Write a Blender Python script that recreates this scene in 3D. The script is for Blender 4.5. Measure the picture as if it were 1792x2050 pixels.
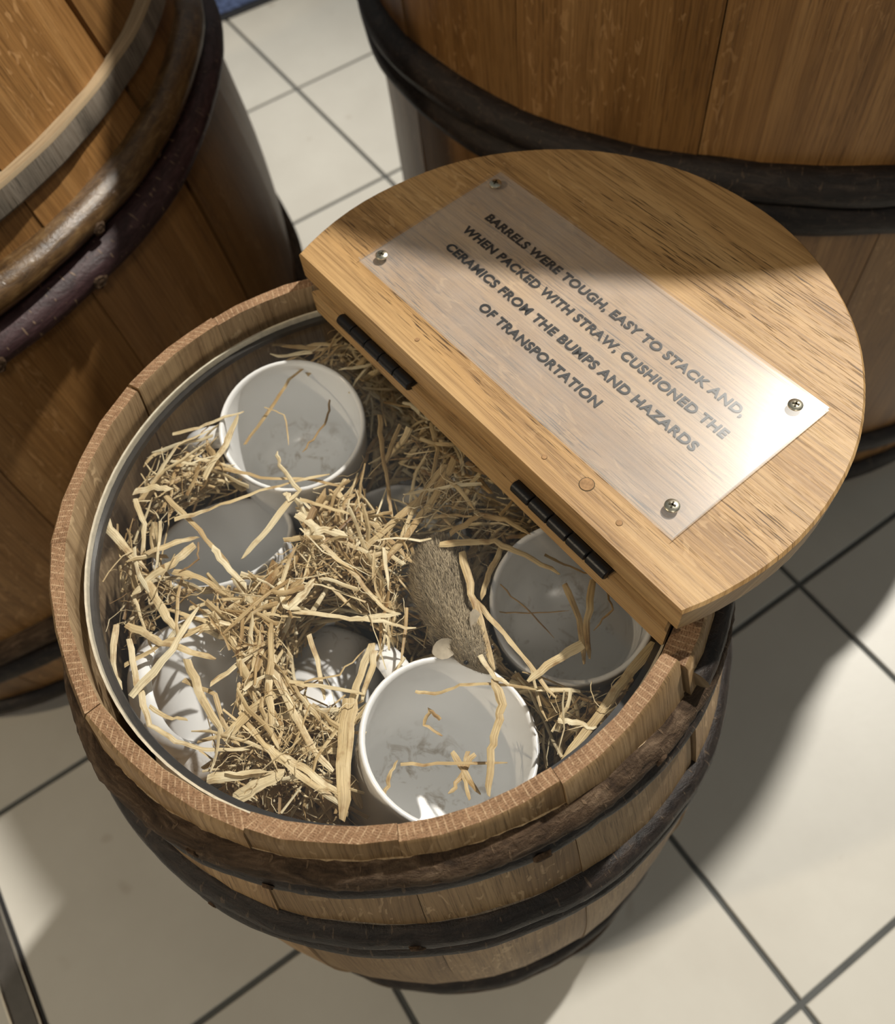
import bpy, bmesh, math, random
import numpy as np
from mathutils import Vector, Matrix, noise

for o in list(bpy.data.objects):
    bpy.data.objects.remove(o, do_unlink=True)
scene = bpy.context.scene
C = scene.collection
PI = math.pi
TILE = 0.30

# ------------------------------------------------------------------ camera
CAM_H = 0.92526
PITCH, ROLL, FPX = 1.040643, -0.162996, 1730.34
W, H = 1792, 2050
_cp, _sp = math.cos(PITCH), math.sin(PITCH)
_r, _u, FWD = Vector((1, 0, 0)), Vector((0, _sp, _cp)), Vector((0, _cp, -_sp))
_c, _s = math.cos(ROLL), math.sin(ROLL)
RIGHT = _c * _r + _s * _u
UP = -_s * _r + _c * _u
cam_d = bpy.data.cameras.new('camera')
cam = bpy.data.objects.new('camera', cam_d)
C.objects.link(cam)
m = Matrix((RIGHT, UP, -FWD)).transposed().to_4x4()
m.translation = Vector((0, 0, CAM_H))
cam.matrix_world = m
cam_d.sensor_fit = 'HORIZONTAL'
cam_d.sensor_width = 36.0
cam_d.lens = FPX / W * 36.0
cam_d.clip_start = 0.02
cam_d.dof.use_dof = True
cam_d.dof.focus_distance = 0.41
cam_d.dof.aperture_fstop = 10.0
scene.camera = cam

# ------------------------------------------------------------------ light
scene.view_settings.view_transform = 'Standard'
scene.view_settings.look = 'None'
scene.view_settings.gamma = 1.0
scene.view_settings.use_curve_mapping = False
scene.view_settings.exposure = 0.0
world = bpy.data.worlds.new('world')
scene.world = world
world.use_nodes = True
bg = world.node_tree.nodes['Background']
bg.inputs[0].default_value = (0.93, 1.0, 0.97, 1)
bg.inputs[1].default_value = 0.13


def spot(name, loc, target, energy, color, size, blend, radius):
    d = bpy.data.lights.new(name, 'SPOT')
    d.energy = energy
    d.color = color
    d.spot_size = math.radians(size)
    d.spot_blend = blend
    d.shadow_soft_size = radius
    o = bpy.data.objects.new(name, d)
    C.objects.link(o)
    o.location = loc
    o.rotation_euler = (Vector(target) - Vector(loc)).to_track_quat('-Z', 'Y').to_euler()
    return o


spot('ceiling_spot_key', (2.42, 2.34, 4.40), (-0.28, 0.56, 0.4), 1330, (1.0, 0.955, 0.87), 36, 0.8, 0.075)
spot('ceiling_spot_side', (-2.1, -0.35, 2.3), (0.0, 0.3, 0.2), 82, (1.0, 0.82, 0.57), 80, 0.7, 0.06)
spot('front_fill_spot', (0.3, -1.6, 3.0), (0.1, 0.5, 0.3), 36, (1.0, 0.90, 0.76), 80, 0.8, 0.25)  # added fill for the barrel fronts; no lamp known there


# ------------------------------------------------------------------ helpers
def at(px, py, z):
    """world point at height z seen at a pixel of the 1792x2050 frame"""
    d = (px - W / 2) / FPX * RIGHT - (py - H / 2) / FPX * UP + FWD
    t = (z - CAM_H) / d.z
    return Vector((d.x * t, d.y * t, z))


def tag(o, label=None, cat=None, group=None, kind=None):
    if label:
        o['label'] = label
    if cat:
        o['category'] = cat
    if group:
        o['group'] = group
    if kind:
        o['kind'] = kind
    return o


def empty(name, loc, mat=None):
    o = bpy.data.objects.new(name, None)
    o.empty_display_size = 0.02
    C.objects.link(o)
    if mat is not None:
        o.matrix_world = mat
    else:
        o.location = loc
    return o


def mesh_obj(name, verts, faces, mats, parent=None, uvs=None, midx=None, smooth=True, angle=40, world_coords=True):
    """verts in world coordinates (or local, when world_coords is False)"""
    if parent is not None and world_coords:
        off = root_loc(parent)
        verts = [(v[0] - off[0], v[1] - off[1], v[2] - off[2]) for v in verts]
    me = bpy.data.meshes.new(name)
    me.from_pydata([tuple(v) for v in verts], [], [tuple(f) for f in faces])
    for mm in (mats if isinstance(mats, (list, tuple)) else [mats]):
        me.materials.append(mm)
    if uvs is not None:
        ul = me.uv_layers.new(name='UVMap')
        flat = np.empty(len(me.loops) * 2, dtype=np.float32)
        li = np.empty(len(me.loops), dtype=np.int32)
        me.loops.foreach_get('vertex_index', li)
        ua = np.asarray(uvs, dtype=np.float32)
        flat[:] = ua[li].ravel()
        ul.data.foreach_set('uv', flat)
    if midx is not None:
        me.polygons.foreach_set('material_index', np.asarray(midx, dtype=np.int32))
    me.update()
    bm = bmesh.new()
    bm.from_mesh(me)
    bmesh.ops.recalc_face_normals(bm, faces=bm.faces)
    bm.to_mesh(me)
    bm.free()
    if smooth:
        me.shade_smooth()
        me.set_sharp_from_angle(angle=math.radians(angle))
    o = bpy.data.objects.new(name, me)
    C.objects.link(o)
    if parent is not None:
        o.parent = parent
    return o


def root_loc(p):
    v = Vector((0, 0, 0))
    while p is not None:
        v = v + p.location
        p = p.parent
    return v


def nz(x, y=0.0, z=0.0):
    return noise.noise(Vector((x, y, z)))


# ------------------------------------------------------------------ materials
def new_mat(name):
    mt = bpy.data.materials.new(name)
    mt.use_nodes = True
    nt = mt.node_tree
    b = nt.nodes['Principled BSDF']
    return mt, nt, b


def N(nt, kind, **kw):
    n = nt.nodes.new(kind)
    for k, v in kw.items():
        setattr(n, k, v)
    return n


def ramp(nt, stops, interp='LINEAR'):
    r = nt.nodes.new('ShaderNodeValToRGB')
    r.color_ramp.interpolation = interp
    els = r.color_ramp.elements
    while len(els) < len(stops):
        els.new(0.5)
    for e, (p, c) in zip(els, stops):
        e.position = p
        e.color = (*c, 1) if len(c) == 3 else c
    return r


def mixc(nt, fac, a, b, blend='MIX'):
    n = nt.nodes.new('ShaderNodeMix')
    n.data_type = 'RGBA'
    n.blend_type = blend
    for sock, val in ((n.inputs[0], fac), (n.inputs[6], a), (n.inputs[7], b)):
        if hasattr(val, 'is_output'):
            nt.links.new(val, sock)
        elif isinstance(val, (int, float)):
            sock.default_value = val
        else:
            sock.default_value = (*val, 1)
    return n.outputs[2]


def math_n(nt, op, a, b=None):
    n = nt.nodes.new('ShaderNodeMath')
    n.operation = op
    for i, v in enumerate((a, b)):
        if v is None:
            continue
        if hasattr(v, 'is_output'):
            nt.links.new(v, n.inputs[i])
        else:
            n.inputs[i].default_value = v
    return n.outputs[0]


def coords(nt, scale, uv=True, rand=True):
    tc = nt.nodes.new('ShaderNodeTexCoord')
    src = tc.outputs['UV'] if uv else tc.outputs['Object']
    mp = nt.nodes.new('ShaderNodeMapping')
    mp.inputs['Scale'].default_value = scale
    nt.links.new(src, mp.inputs['Vector'])
    if rand:
        oi = nt.nodes.new('ShaderNodeObjectInfo')
        mul = nt.nodes.new('ShaderNodeVectorMath')
        mul.operation = 'SCALE'
        mul.inputs[0].default_value = (13.7, 7.3, 5.1)
        nt.links.new(oi.outputs['Random'], mul.inputs['Scale'])
        nt.links.new(mul.outputs[0], mp.inputs['Location'])
    return mp.outputs[0]


def tex_noise(nt, vec, scale, detail=4, rough=0.55, dist=0.0):
    n = nt.nodes.new('ShaderNodeTexNoise')
    n.inputs['Scale'].default_value = scale
    n.inputs['Detail'].default_value = detail
    n.inputs['Roughness'].default_value = rough
    n.inputs['Distortion'].default_value = dist
    nt.links.new(vec, n.inputs['Vector'])
    return n.outputs['Fac']


def bump(nt, b, height, strength, dist):
    bp = nt.nodes.new('ShaderNodeBump')
    bp.inputs['Strength'].default_value = strength
    bp.inputs['Distance'].default_value = dist
    nt.links.new(height, bp.inputs['Height'])
    nt.links.new(bp.outputs[0], b.inputs['Normal'])


def wood(name, dark, mid, light, rough=0.5, spec=0.35, fleck=0.5, pore=0.55, grain=1.0, coat=0.0, vary=0.25):
    """oak seen along the grain; UV in metres, V along the grain"""
    mt, nt, b = new_mat(name)
    L = nt.links
    big = tex_noise(nt, coords(nt, (26, 2.6, 1)), 1.0, 4, 0.55, 0.6)
    r1 = ramp(nt, [(0.25, dark), (0.5, mid), (0.78, light)])
    L.new(big, r1.inputs[0])
    # fine grain lines
    fine = tex_noise(nt, coords(nt, (620 * grain, 11, 1)), 1.0, 5, 0.7, 0.3)
    rf = ramp(nt, [(0.3, (0.42, 0.36, 0.30)), (0.55, (1, 1, 1)), (0.8, (1.12, 1.1, 1.06))])
    L.new(fine, rf.inputs[0])
    col = mixc(nt, 0.8, r1.outputs[0], rf.outputs[0], 'MULTIPLY')
    # open pores: short dark dashes
    por = tex_noise(nt, coords(nt, (1350 * grain, 48, 1)), 1.0, 2, 0.5, 0.2)
    rp = ramp(nt, [(0.57, (0, 0, 0)), (0.66, (1, 1, 1))])
    L.new(por, rp.inputs[0])
    zone = tex_noise(nt, coords(nt, (40, 4, 1)), 1.0, 2, 0.5)
    rz = ramp(nt, [(0.38, (0, 0, 0)), (0.6, (1, 1, 1))])
    L.new(zone, rz.inputs[0])
    pf = math_n(nt, 'MULTIPLY', math_n(nt, 'MULTIPLY', rp.outputs[0], rz.outputs[0]), pore)
    col = mixc(nt, pf, col, tuple(x * 0.35 for x in dark))
    # pale medullary flecks
    fl = tex_noise(nt, coords(nt, (150, 52, 1)), 1.0, 2, 0.45, 1.6)
    rfl = ramp(nt, [(0.60, (0, 0, 0)), (0.66, (1, 1, 1))])
    L.new(fl, rfl.inputs[0])
    z2 = tex_noise(nt, coords(nt, (9, 3, 1)), 1.0, 1, 0.5)
    rz2 = ramp(nt, [(0.45, (0, 0, 0)), (0.6, (1, 1, 1))])
    L.new(z2, rz2.inputs[0])
    ff = math_n(nt, 'MULTIPLY', math_n(nt, 'MULTIPLY', rfl.outputs[0], rz2.outputs[0]), fleck)
    col = mixc(nt, ff, col, tuple(min(1, x * 1.35 + 0.03) for x in light))
    # every piece a little different
    oi = nt.nodes.new('ShaderNodeObjectInfo')
    rv = ramp(nt, [(0.0, (1 - vary,) * 3), (1.0, (1 + vary * 0.6,) * 3)])
    L.new(oi.outputs['Random'], rv.inputs[0])
    col = mixc(nt, 1.0, col, rv.outputs[0], 'MULTIPLY')
    L.new(col, b.inputs['Base Color'])
    b.inputs['Roughness'].default_value = rough
    b.inputs['Specular IOR Level'].default_value = spec
    b.inputs['Coat Weight'].default_value = coat
    b.inputs['Coat Roughness'].default_value = 0.3
    hgt = math_n(nt, 'SUBTRACT', fine, math_n(nt, 'MULTIPLY', pf, 0.8))
    bump(nt, b, hgt, 0.35, 0.0006)
    return mt


def endgrain(name, dark, mid, light):
    """cut stave ends: UV x along the rim, y across it (metres)"""
    mt, nt, b = new_mat(name)
    L = nt.links
    # the pattern turns a little from stave to stave
    tc = nt.nodes.new('ShaderNodeTexCoord')
    oi = nt.nodes.new('ShaderNodeObjectInfo')
    rot = nt.nodes.new('ShaderNodeCombineXYZ')
    L.new(math_n(nt, 'SUBTRACT', math_n(nt, 'MULTIPLY', oi.outputs['Random'], 1.1), 0.45), rot.inputs[2])
    mp0 = nt.nodes.new('ShaderNodeMapping')
    L.new(tc.outputs['UV'], mp0.inputs['Vector'])
    L.new(rot.outputs[0], mp0.inputs['Rotation'])

    def sc(v):
        q = nt.nodes.new('ShaderNodeMapping')
        q.inputs['Scale'].default_value = v
        L.new(mp0.outputs[0], q.inputs['Vector'])
        return q.outputs[0]

    def lines(v, direction, dist, lo, hi):
        w = nt.nodes.new('ShaderNodeTexWave')
        w.bands_direction = direction
        w.inputs['Scale'].default_value = 1.0
        w.inputs['Distortion'].default_value = dist
        w.inputs['Detail'].default_value = 3.0
        w.inputs['Detail Scale'].default_value = 0.35
        L.new(sc(v), w.inputs['Vector'])
        r = ramp(nt, [(lo, (0, 0, 0)), (hi, (1, 1, 1))])
        L.new(w.outputs['Fac'], r.inputs[0])
        return r.outputs[0]
    big = tex_noise(nt, sc((45, 45, 1)), 1.0, 4, 0.6, 0.3)
    r1 = ramp(nt, [(0.3, dark), (0.7, mid)])
    L.new(big, r1.inputs[0])
    brk = tex_noise(nt, sc((260, 260, 1)), 1.0, 2, 0.5)
    rb_ = ramp(nt, [(0.36, (0.1, 0.1, 0.1)), (0.58, (1, 1, 1))])
    L.new(brk, rb_.inputs[0])
    rays = lines((95, 30, 1), 'X', 3.0, 0.80, 0.97)
    rings = lines((40, 235, 1), 'Y', 3.0, 0.62, 0.95)
    f = math_n(nt, 'MAXIMUM', math_n(nt, 'MULTIPLY', rays, 0.70), math_n(nt, 'MULTIPLY', rings, 0.38))
    f = math_n(nt, 'MULTIPLY', f, rb_.outputs[0])
    col = mixc(nt, f, r1.outputs[0], light)
    sp = tex_noise(nt, coords(nt, (1300, 1300, 1)), 1.0, 2, 0.5)
    rs = ramp(nt, [(0.34, (0.40, 0.36, 0.33)), (0.52, (1, 1, 1))])
    L.new(sp, rs.inputs[0])
    col = mixc(nt, 0.7, col, rs.outputs[0], 'MULTIPLY')
    L.new(col, b.inputs['Base Color'])
    b.inputs['Roughness'].default_value = 0.7
    b.inputs['Specular IOR Level'].default_value = 0.2
    bump(nt, b, math_n(nt, 'ADD', sp, f), 0.4, 0.0005)
    return mt


def bark(name, dark, mid, light, rough=0.55, spec=0.4, rugged=0.5, lent=0.5):
    """UV x along the hoop, y around its section (metres)"""
    mt, nt, b = new_mat(name)
    L = nt.links
    big = tex_noise(nt, coords(nt, (55, 180, 1)), 1.0, 5, 0.65, 0.8)
    r1 = ramp(nt, [(0.28, dark), (0.52, mid), (0.75, light)])
    L.new(big, r1.inputs[0])
    st = tex_noise(nt, coords(nt, (45, 900, 1)), 1.0, 4, 0.6)
    rs = ramp(nt, [(0.3, (0.5, 0.5, 0.5)), (0.6, (1.1, 1.1, 1.1))])
    L.new(st, rs.inputs[0])
    col = mixc(nt, 0.7, r1.outputs[0], rs.outputs[0], 'MULTIPLY')
    le = tex_noise(nt, coords(nt, (520, 150, 1)), 1.0, 1, 0.4)
    rl = ramp(nt, [(0.69, (0, 0, 0)), (0.73, (1, 1, 1))])
    L.new(le, rl.inputs[0])
    lf = math_n(nt, 'MULTIPLY', rl.outputs[0], lent)
    col = mixc(nt, lf, col, (0.30, 0.20, 0.12))
    L.new(col, b.inputs['Base Color'])
    b.inputs['Roughness'].default_value = rough
    b.inputs['Specular IOR Level'].default_value = spec
    fine = tex_noise(nt, coords(nt, (380, 420, 1)), 1.0, 5, 0.7)
    hgt = math_n(nt, 'ADD', math_n(nt, 'MULTIPLY', big, 1.2), math_n(nt, 'ADD', fine, lf))
    bump(nt, b, hgt, rugged, 0.0016)
    return mt


def plain(name, col, rough=0.5, metal=0.0, spec=0.5, bump_scale=0, bump_str=0.2, var=0.0, vscale=60):
    mt, nt, b = new_mat(name)
    b.inputs['Roughness'].default_value = rough
    b.inputs['Metallic'].default_value = metal
    b.inputs['Specular IOR Level'].default_value = spec
    v = coords(nt, (1, 1, 1), uv=False)
    f = tex_noise(nt, v, vscale, 4, 0.6)
    r = ramp(nt, [(0.3, tuple(x * (1 - var) for x in col)), (0.7, tuple(min(1, x * (1 + var)) for x in col))])
    nt.links.new(f, r.inputs[0])
    nt.links.new(r.outputs[0], b.inputs['Base Color'])
    if bump_scale:
        bump(nt, b, tex_noise(nt, v, bump_scale, 3, 0.6), bump_str, 0.001)
    return mt


def clear(name, haze, rough, ior=1.49, haze_col=(0.8, 0.8, 0.8), tint=(1, 1, 1)):
    """clear plastic: see-through, Fresnel gloss and a diffuse share for dust and haze"""
    mt, nt, b = new_mat(name)
    nt.nodes.remove(b)
    out = nt.nodes['Material Output']
    tr = nt.nodes.new('ShaderNodeBsdfTransparent')
    tr.inputs[0].default_value = (*tint, 1)
    gl = nt.nodes.new('ShaderNodeBsdfGlossy')
    gl.inputs['Roughness'].default_value = rough
    df = nt.nodes.new('ShaderNodeBsdfDiffuse')
    df.inputs[0].default_value = (*haze_col, 1)
    # Schlick reflectance, the same from both sides of the thin sheet
    ge = nt.nodes.new('ShaderNodeNewGeometry')
    dt = nt.nodes.new('ShaderNodeVectorMath')
    dt.operation = 'DOT_PRODUCT'
    nt.links.new(ge.outputs['Incoming'], dt.inputs[0])
    nt.links.new(ge.outputs['Normal'], dt.inputs[1])
    co = math_n(nt, 'SUBTRACT', 1.0, math_n(nt, 'ABSOLUTE', dt.outputs['Value']))
    f0 = ((ior - 1) / (ior + 1)) ** 2
    fr = math_n(nt, 'ADD', math_n(nt, 'MULTIPLY', math_n(nt, 'POWER', co, 5.0), 1 - f0), f0)
    m1 = nt.nodes.new('ShaderNodeMixShader')
    d = tex_noise(nt, coords(nt, (1, 1, 1), uv=False), 30, 4, 0.6)
    r = ramp(nt, [(0.3, (haze * 0.7,) * 3), (0.75, (haze * 1.3,) * 3)])
    nt.links.new(d, r.inputs[0])
    nt.links.new(r.outputs[0], m1.inputs[0])
    nt.links.new(tr.outputs[0], m1.inputs[1])
    nt.links.new(df.outputs[0], m1.inputs[2])
    m2 = nt.nodes.new('ShaderNodeMixShader')
    nt.links.new(fr, m2.inputs[0])
    nt.links.new(m1.outputs[0], m2.inputs[1])
    nt.links.new(gl.outputs[0], m2.inputs[2])
    nt.links.new(m2.outputs[0], out.inputs['Surface'])
    return mt


M_OAK = wood('oak_stave', (0.20, 0.112, 0.048), (0.36, 0.225, 0.105), (0.49, 0.33, 0.175), rough=0.6, fleck=0.5, pore=0.55)
M_OAK_IN = wood('lightened_oak_inside', (0.30, 0.185, 0.090), (0.47, 0.325, 0.180), (0.60, 0.44, 0.26), rough=0.6, fleck=0.5, pore=0.4)  # oak copy lightened to paint the light on the inner wall
M_OAK_WARM = wood('oak_stave_oiled', (0.175, 0.082, 0.024), (0.315, 0.158, 0.050), (0.44, 0.245, 0.093), rough=0.42, spec=0.45, fleck=0.38, pore=0.5)
M_LID = wood('oak_lid_board', (0.22, 0.115, 0.042), (0.46, 0.275, 0.112), (0.58, 0.39, 0.190), rough=0.5, spec=0.4, fleck=0.22, pore=1.0, vary=0.05)
M_END = endgrain('oak_end_grain', (0.20, 0.108, 0.056), (0.355, 0.212, 0.118), (0.57, 0.40, 0.245))
M_BARK = bark('rough_bark', (0.022, 0.013, 0.008), (0.085, 0.052, 0.030), (0.22, 0.15, 0.095), rough=0.75, spec=0.25, rugged=1.0, lent=0.35)
M_BARK_DK = bark('dark_bark', (0.008, 0.006, 0.005), (0.022, 0.015, 0.012), (0.060, 0.042, 0.030), rough=0.5, spec=0.4, rugged=0.5, lent=0.2)
M_BARK_GOLD = bark('golden_hazel_bark', (0.045, 0.022, 0.008), (0.13, 0.070, 0.025), (0.24, 0.150, 0.065), rough=0.30, spec=0.7, rugged=0.25, lent=0.3)
M_BARK_PURP = bark('purple_bark', (0.018, 0.008, 0.009), (0.055, 0.026, 0.028), (0.11, 0.060, 0.062), rough=0.45, spec=0.45, rugged=0.35, lent=0.75)
M_SPLIT = wood('split_hoop_wood', (0.33, 0.22, 0.12), (0.50, 0.37, 0.22), (0.62, 0.50, 0.33), rough=0.65, fleck=0.2, pore=0.3, vary=0.1)
M_SPLIT_GREY = wood('weathered_hoop_wood', (0.10, 0.085, 0.065), (0.24, 0.20, 0.155), (0.36, 0.31, 0.25), rough=0.75, fleck=0.1, pore=0.7, vary=0.1)
M_KNOT = plain('bark_knot', (0.075, 0.045, 0.026), 0.8, spec=0.2, bump_scale=500, bump_str=0.8, var=0.5, vscale=400)
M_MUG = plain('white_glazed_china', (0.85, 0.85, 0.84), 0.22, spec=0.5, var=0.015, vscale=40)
# dry dirt left in the bottoms of the mugs
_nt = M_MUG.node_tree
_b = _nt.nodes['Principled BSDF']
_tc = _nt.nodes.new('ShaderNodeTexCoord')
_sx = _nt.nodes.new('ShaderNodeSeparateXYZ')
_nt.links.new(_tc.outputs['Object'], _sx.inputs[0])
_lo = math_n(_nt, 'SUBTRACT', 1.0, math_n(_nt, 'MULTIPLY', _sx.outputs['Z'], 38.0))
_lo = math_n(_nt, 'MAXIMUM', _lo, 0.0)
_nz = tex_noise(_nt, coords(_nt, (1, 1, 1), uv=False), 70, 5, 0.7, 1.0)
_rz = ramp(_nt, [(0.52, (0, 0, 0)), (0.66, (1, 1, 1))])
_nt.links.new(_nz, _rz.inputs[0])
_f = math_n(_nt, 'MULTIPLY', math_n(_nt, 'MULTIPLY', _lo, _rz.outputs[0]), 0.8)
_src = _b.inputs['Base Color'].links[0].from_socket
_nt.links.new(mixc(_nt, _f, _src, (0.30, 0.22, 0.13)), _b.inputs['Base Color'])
M_ACRYL = clear('clear_acrylic_cover', 0.004, 0.03)
M_EDGE = plain('acrylic_edge_highlight', (0.66, 0.60, 0.47), 0.3, spec=0.5, var=0.15, vscale=300)  # cream tone paints the light caught by the cover's edge
M_EDGE_REFL = plain('dark_edge_reflection', (0.020, 0.018, 0.017), 0.55, var=0.3, vscale=200)  # dark tone painting the band reflected and refracted at the cover's edge
M_PLAQUE = clear('clear_acrylic_plaque', 0.010, 0.24, haze_col=(0.80, 0.78, 0.78))
M_FILM = clear('frosted_film', 0.13, 0.5, ior=1.1, haze_col=(0.86, 0.83, 0.80))
M_PEDGE = clear('plaque_edge_highlight', 0.55, 0.15, haze_col=(0.86, 0.84, 0.82))  # whitish haze paints the bright line along the plaque's edges
M_INK = plain('black_print', (0.008, 0.008, 0.009), 0.45, spec=0.4, var=0.1)
M_SCREW = plain('zinc_screw', (0.62, 0.58, 0.46), 0.32, metal=1.0, var=0.1, vscale=600)
M_RECESS = plain('screw_recess', (0.05, 0.04, 0.02), 0.6, metal=0.6, var=0.2)
M_HINGE = plain('black_steel_hinge', (0.012, 0.012, 0.014), 0.38, metal=0.3, var=0.2, bump_scale=900, bump_str=0.1)
M_DOWEL = plain('dowel_end', (0.36, 0.21, 0.10), 0.65, spec=0.2, var=0.25, vscale=500)
M_GROUT = plain('grey_grout', (0.105, 0.108, 0.105), 0.9, spec=0.1, bump_scale=300, bump_str=0.3, var=0.12, vscale=30)
M_STEEL = plain('brushed_steel', (0.72, 0.68, 0.60), 0.28, metal=1.0, var=0.08, vscale=500)
M_STRIP = plain('dark_rubber_insert', (0.045, 0.040, 0.036), 0.45, var=0.25, vscale=80)
M_MATBLUE = plain('blue_mat_pile', (0.085, 0.115, 0.22), 0.95, spec=0.1, bump_scale=700, bump_str=0.9, var=0.75, vscale=90)
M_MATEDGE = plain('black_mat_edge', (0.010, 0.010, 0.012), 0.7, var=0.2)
M_EAR = plain('mouse_ear_skin', (0.42, 0.36, 0.27), 0.65, spec=0.2, var=0.12, vscale=300)
M_MSKIN = plain('mouse_hide', (0.20, 0.165, 0.115), 0.9, spec=0.1, var=0.2, vscale=250)


def tile_mat():
    mt, nt, b = new_mat('cream_porcelain_tile')
    v = coords(nt, (1, 1, 1), uv=False)
    f = tex_noise(nt, v, 9, 4, 0.6)
    r = ramp(nt, [(0.3, (0.53, 0.505, 0.45)), (0.7, (0.58, 0.558, 0.50))])
    nt.links.new(f, r.inputs[0])
    sp = tex_noise(nt, v, 25, 1, 0.4)
    rs = ramp(nt, [(0.20, (0.75, 0.70, 0.66)), (0.26, (1, 1, 1))])
    nt.links.new(sp, rs.inputs[0])
    c = mixc(nt, 0.5, r.outputs[0], rs.outputs[0], 'MULTIPLY')
    nt.links.new(c, b.inputs['Base Color'])
    b.inputs['Roughness'].default_value = 0.38
    b.inputs['Specular IOR Level'].default_value = 0.35
    bump(nt, b, tex_noise(nt, v, 120, 3, 0.6), 0.05, 0.001)
    return mt


def straw_mat():
    mt, nt, b = new_mat('dry_straw')
    a = nt.nodes.new('ShaderNodeAttribute')
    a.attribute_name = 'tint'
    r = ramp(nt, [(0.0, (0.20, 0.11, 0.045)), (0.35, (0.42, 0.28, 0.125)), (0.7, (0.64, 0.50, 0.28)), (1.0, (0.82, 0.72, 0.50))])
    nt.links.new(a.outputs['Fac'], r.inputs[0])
    f = tex_noise(nt, coords(nt, (2600, 45, 1)), 1.0, 3, 0.65)
    rs = ramp(nt, [(0.32, (0.55, 0.50, 0.42)), (0.5, (0.95, 0.95, 0.93)), (0.7, (1.12, 1.12, 1.10))])
    nt.links.new(f, rs.inputs[0])
    c = mixc(nt, 1.0, r.outputs[0], rs.outputs[0], 'MULTIPLY')
    bl = tex_noise(nt, coords(nt, (160, 90, 1)), 1.0, 3, 0.6)
    rb_ = ramp(nt, [(0.30, (0.55, 0.42, 0.30)), (0.46, (1, 1, 1))])
    nt.links.new(bl, rb_.inputs[0])
    c = mixc(nt, 0.8, c, rb_.outputs[0], 'MULTIPLY')
    nt.links.new(c, b.inputs['Base Color'])
    b.inputs['Roughness'].default_value = 0.5
    b.inputs['Specular IOR Level'].default_value = 0.35
    bump(nt, b, f, 0.5, 0.0003)
    return mt


def fur_mat():
    mt, nt, b = new_mat('agouti_fur')
    a = nt.nodes.new('ShaderNodeAttribute')
    a.attribute_name = 'tint'
    r = ramp(nt, [(0.0, (0.085, 0.065, 0.042)), (0.4, (0.32, 0.255, 0.165)), (1.0, (0.64, 0.53, 0.36))])
    nt.links.new(a.outputs['Fac'], r.inputs[0])
    nt.links.new(r.outputs[0], b.inputs['Base Color'])
    b.inputs['Roughness'].default_value = 0.7
    b.inputs['Specular IOR Level'].default_value = 0.2
    return mt


M_TILE, M_STRAW, M_FUR = tile_mat(), straw_mat(), fur_mat()

# ------------------------------------------------------------------ floor
GC, GS, GA, GB = 0.4379099908, -0.8990188207, 4.5571241675, 1.6903444143


def grid_to_world(a, b):
    # a =  GC*X + GS*Y + GA ;  b = GS*X - GC*Y + GB   (tile units)
    a -= GA
    b -= GB
    return Vector(((GC * a + GS * b) * TILE, (GS * a - GC * b) * TILE, 0))


S = 4.0
floor = mesh_obj('floor', [(-S, -S + 0.6, -0.012), (S, -S + 0.6, -0.012), (S, S + 0.6, -0.012), (-S, S + 0.6, -0.012),
                           (-S, -S + 0.6, -0.003), (S, -S + 0.6, -0.003), (S, S + 0.6, -0.003), (-S, S + 0.6, -0.003)],
                 [(3, 2, 1, 0), (4, 5, 6, 7), (0, 1, 5, 4), (1, 2, 6, 5), (2, 3, 7, 6), (3, 0, 4, 7)], M_GROUT, smooth=False)
tag(floor, 'cream porcelain tile floor with grey grout lines', kind='structure')
GW = 0.0058
hw = TILE / 2 - GW / 2
bv = 0.0012
tv = []
for (e, z) in ((hw, -0.004), (hw, -bv), (hw - bv, 0.0)):
    tv += [(-e, -e, z), (e, -e, z), (e, e, z), (-e, e, z)]
tf = [(8, 9, 10, 11)]
for k in (0, 4):
    for i in range(4):
        j = (i + 1) % 4
        tf.append((k + i, k + j, k + 4 + j, k + 4 + i))
tile0 = mesh_obj('tile', tv, tf, M_TILE, floor, smooth=False, world_coords=False)
tile_mesh = tile0.data
ang = math.atan2(GS, GC)
first = True
ia = range(-5, 11)
for a in ia:
    for b_ in range(-6, 7):
        p = grid_to_world(a + 0.5, b_ + 0.5)
        if first:
            o = tile0
            first = False
        else:
            o = bpy.data.objects.new('tile', tile_mesh)
            C.objects.link(o)
            o.parent = floor
        o.location = p
        o.rotation_euler = (0, 0, ang + (0 if (a + b_) % 2 else PI))

# metal strip let into the floor, lower left
strip_d = Vector((0.0545, -0.1119, 0)).normalized()
strip_n = Vector((-strip_d.y, strip_d.x, 0))
if strip_n.x < 0:
    strip_n = -strip_n
strip_c = Vector((-0.4893, 0.1114, 0)) - strip_n * 0.012


def bar(name, half_w, z0, z1, off, mat, parent, ln=1.1, bev=0.0008):
    prof = [(-half_w, z0), (-half_w, z1 - bev), (-half_w + bev, z1), (half_w - bev, z1), (half_w, z1 - bev), (half_w, z0)]
    vs = []
    for s in (-ln, ln):
        for (x, z) in prof:
            q = strip_c + strip_d * s + strip_n * (off + x)
            vs.append((q.x, q.y, z))
    n = len(prof)
    fs = [tuple(range(n)), tuple(range(2 * n - 1, n - 1, -1))]
    fs += [(i, (i + 1) % n, n + (i + 1) % n, n + i) for i in range(n)]
    return mesh_obj(name, vs, fs, mat, parent, smooth=False)


trim = empty('trim_1', (strip_c.x, strip_c.y, 0))
tag(trim, 'narrow steel floor strip with dark insert running past the tiles', kind='structure')
bar('insert', 0.0105, 0.0, 0.0018, 0.0, M_STRIP, trim)
bar('steel_edge', 0.0012, 0.0, 0.0032, 0.0122, M_STEEL, trim)
bar('steel_edge', 0.0012, 0.0, 0.0032, -0.0122, M_STEEL, trim)
bar('painted_shadow_gap', 0.0022, 0.0, 0.0006, 0.0155, M_MATEDGE, trim)  # dark strip standing in for the shade beside the steel edge

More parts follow.
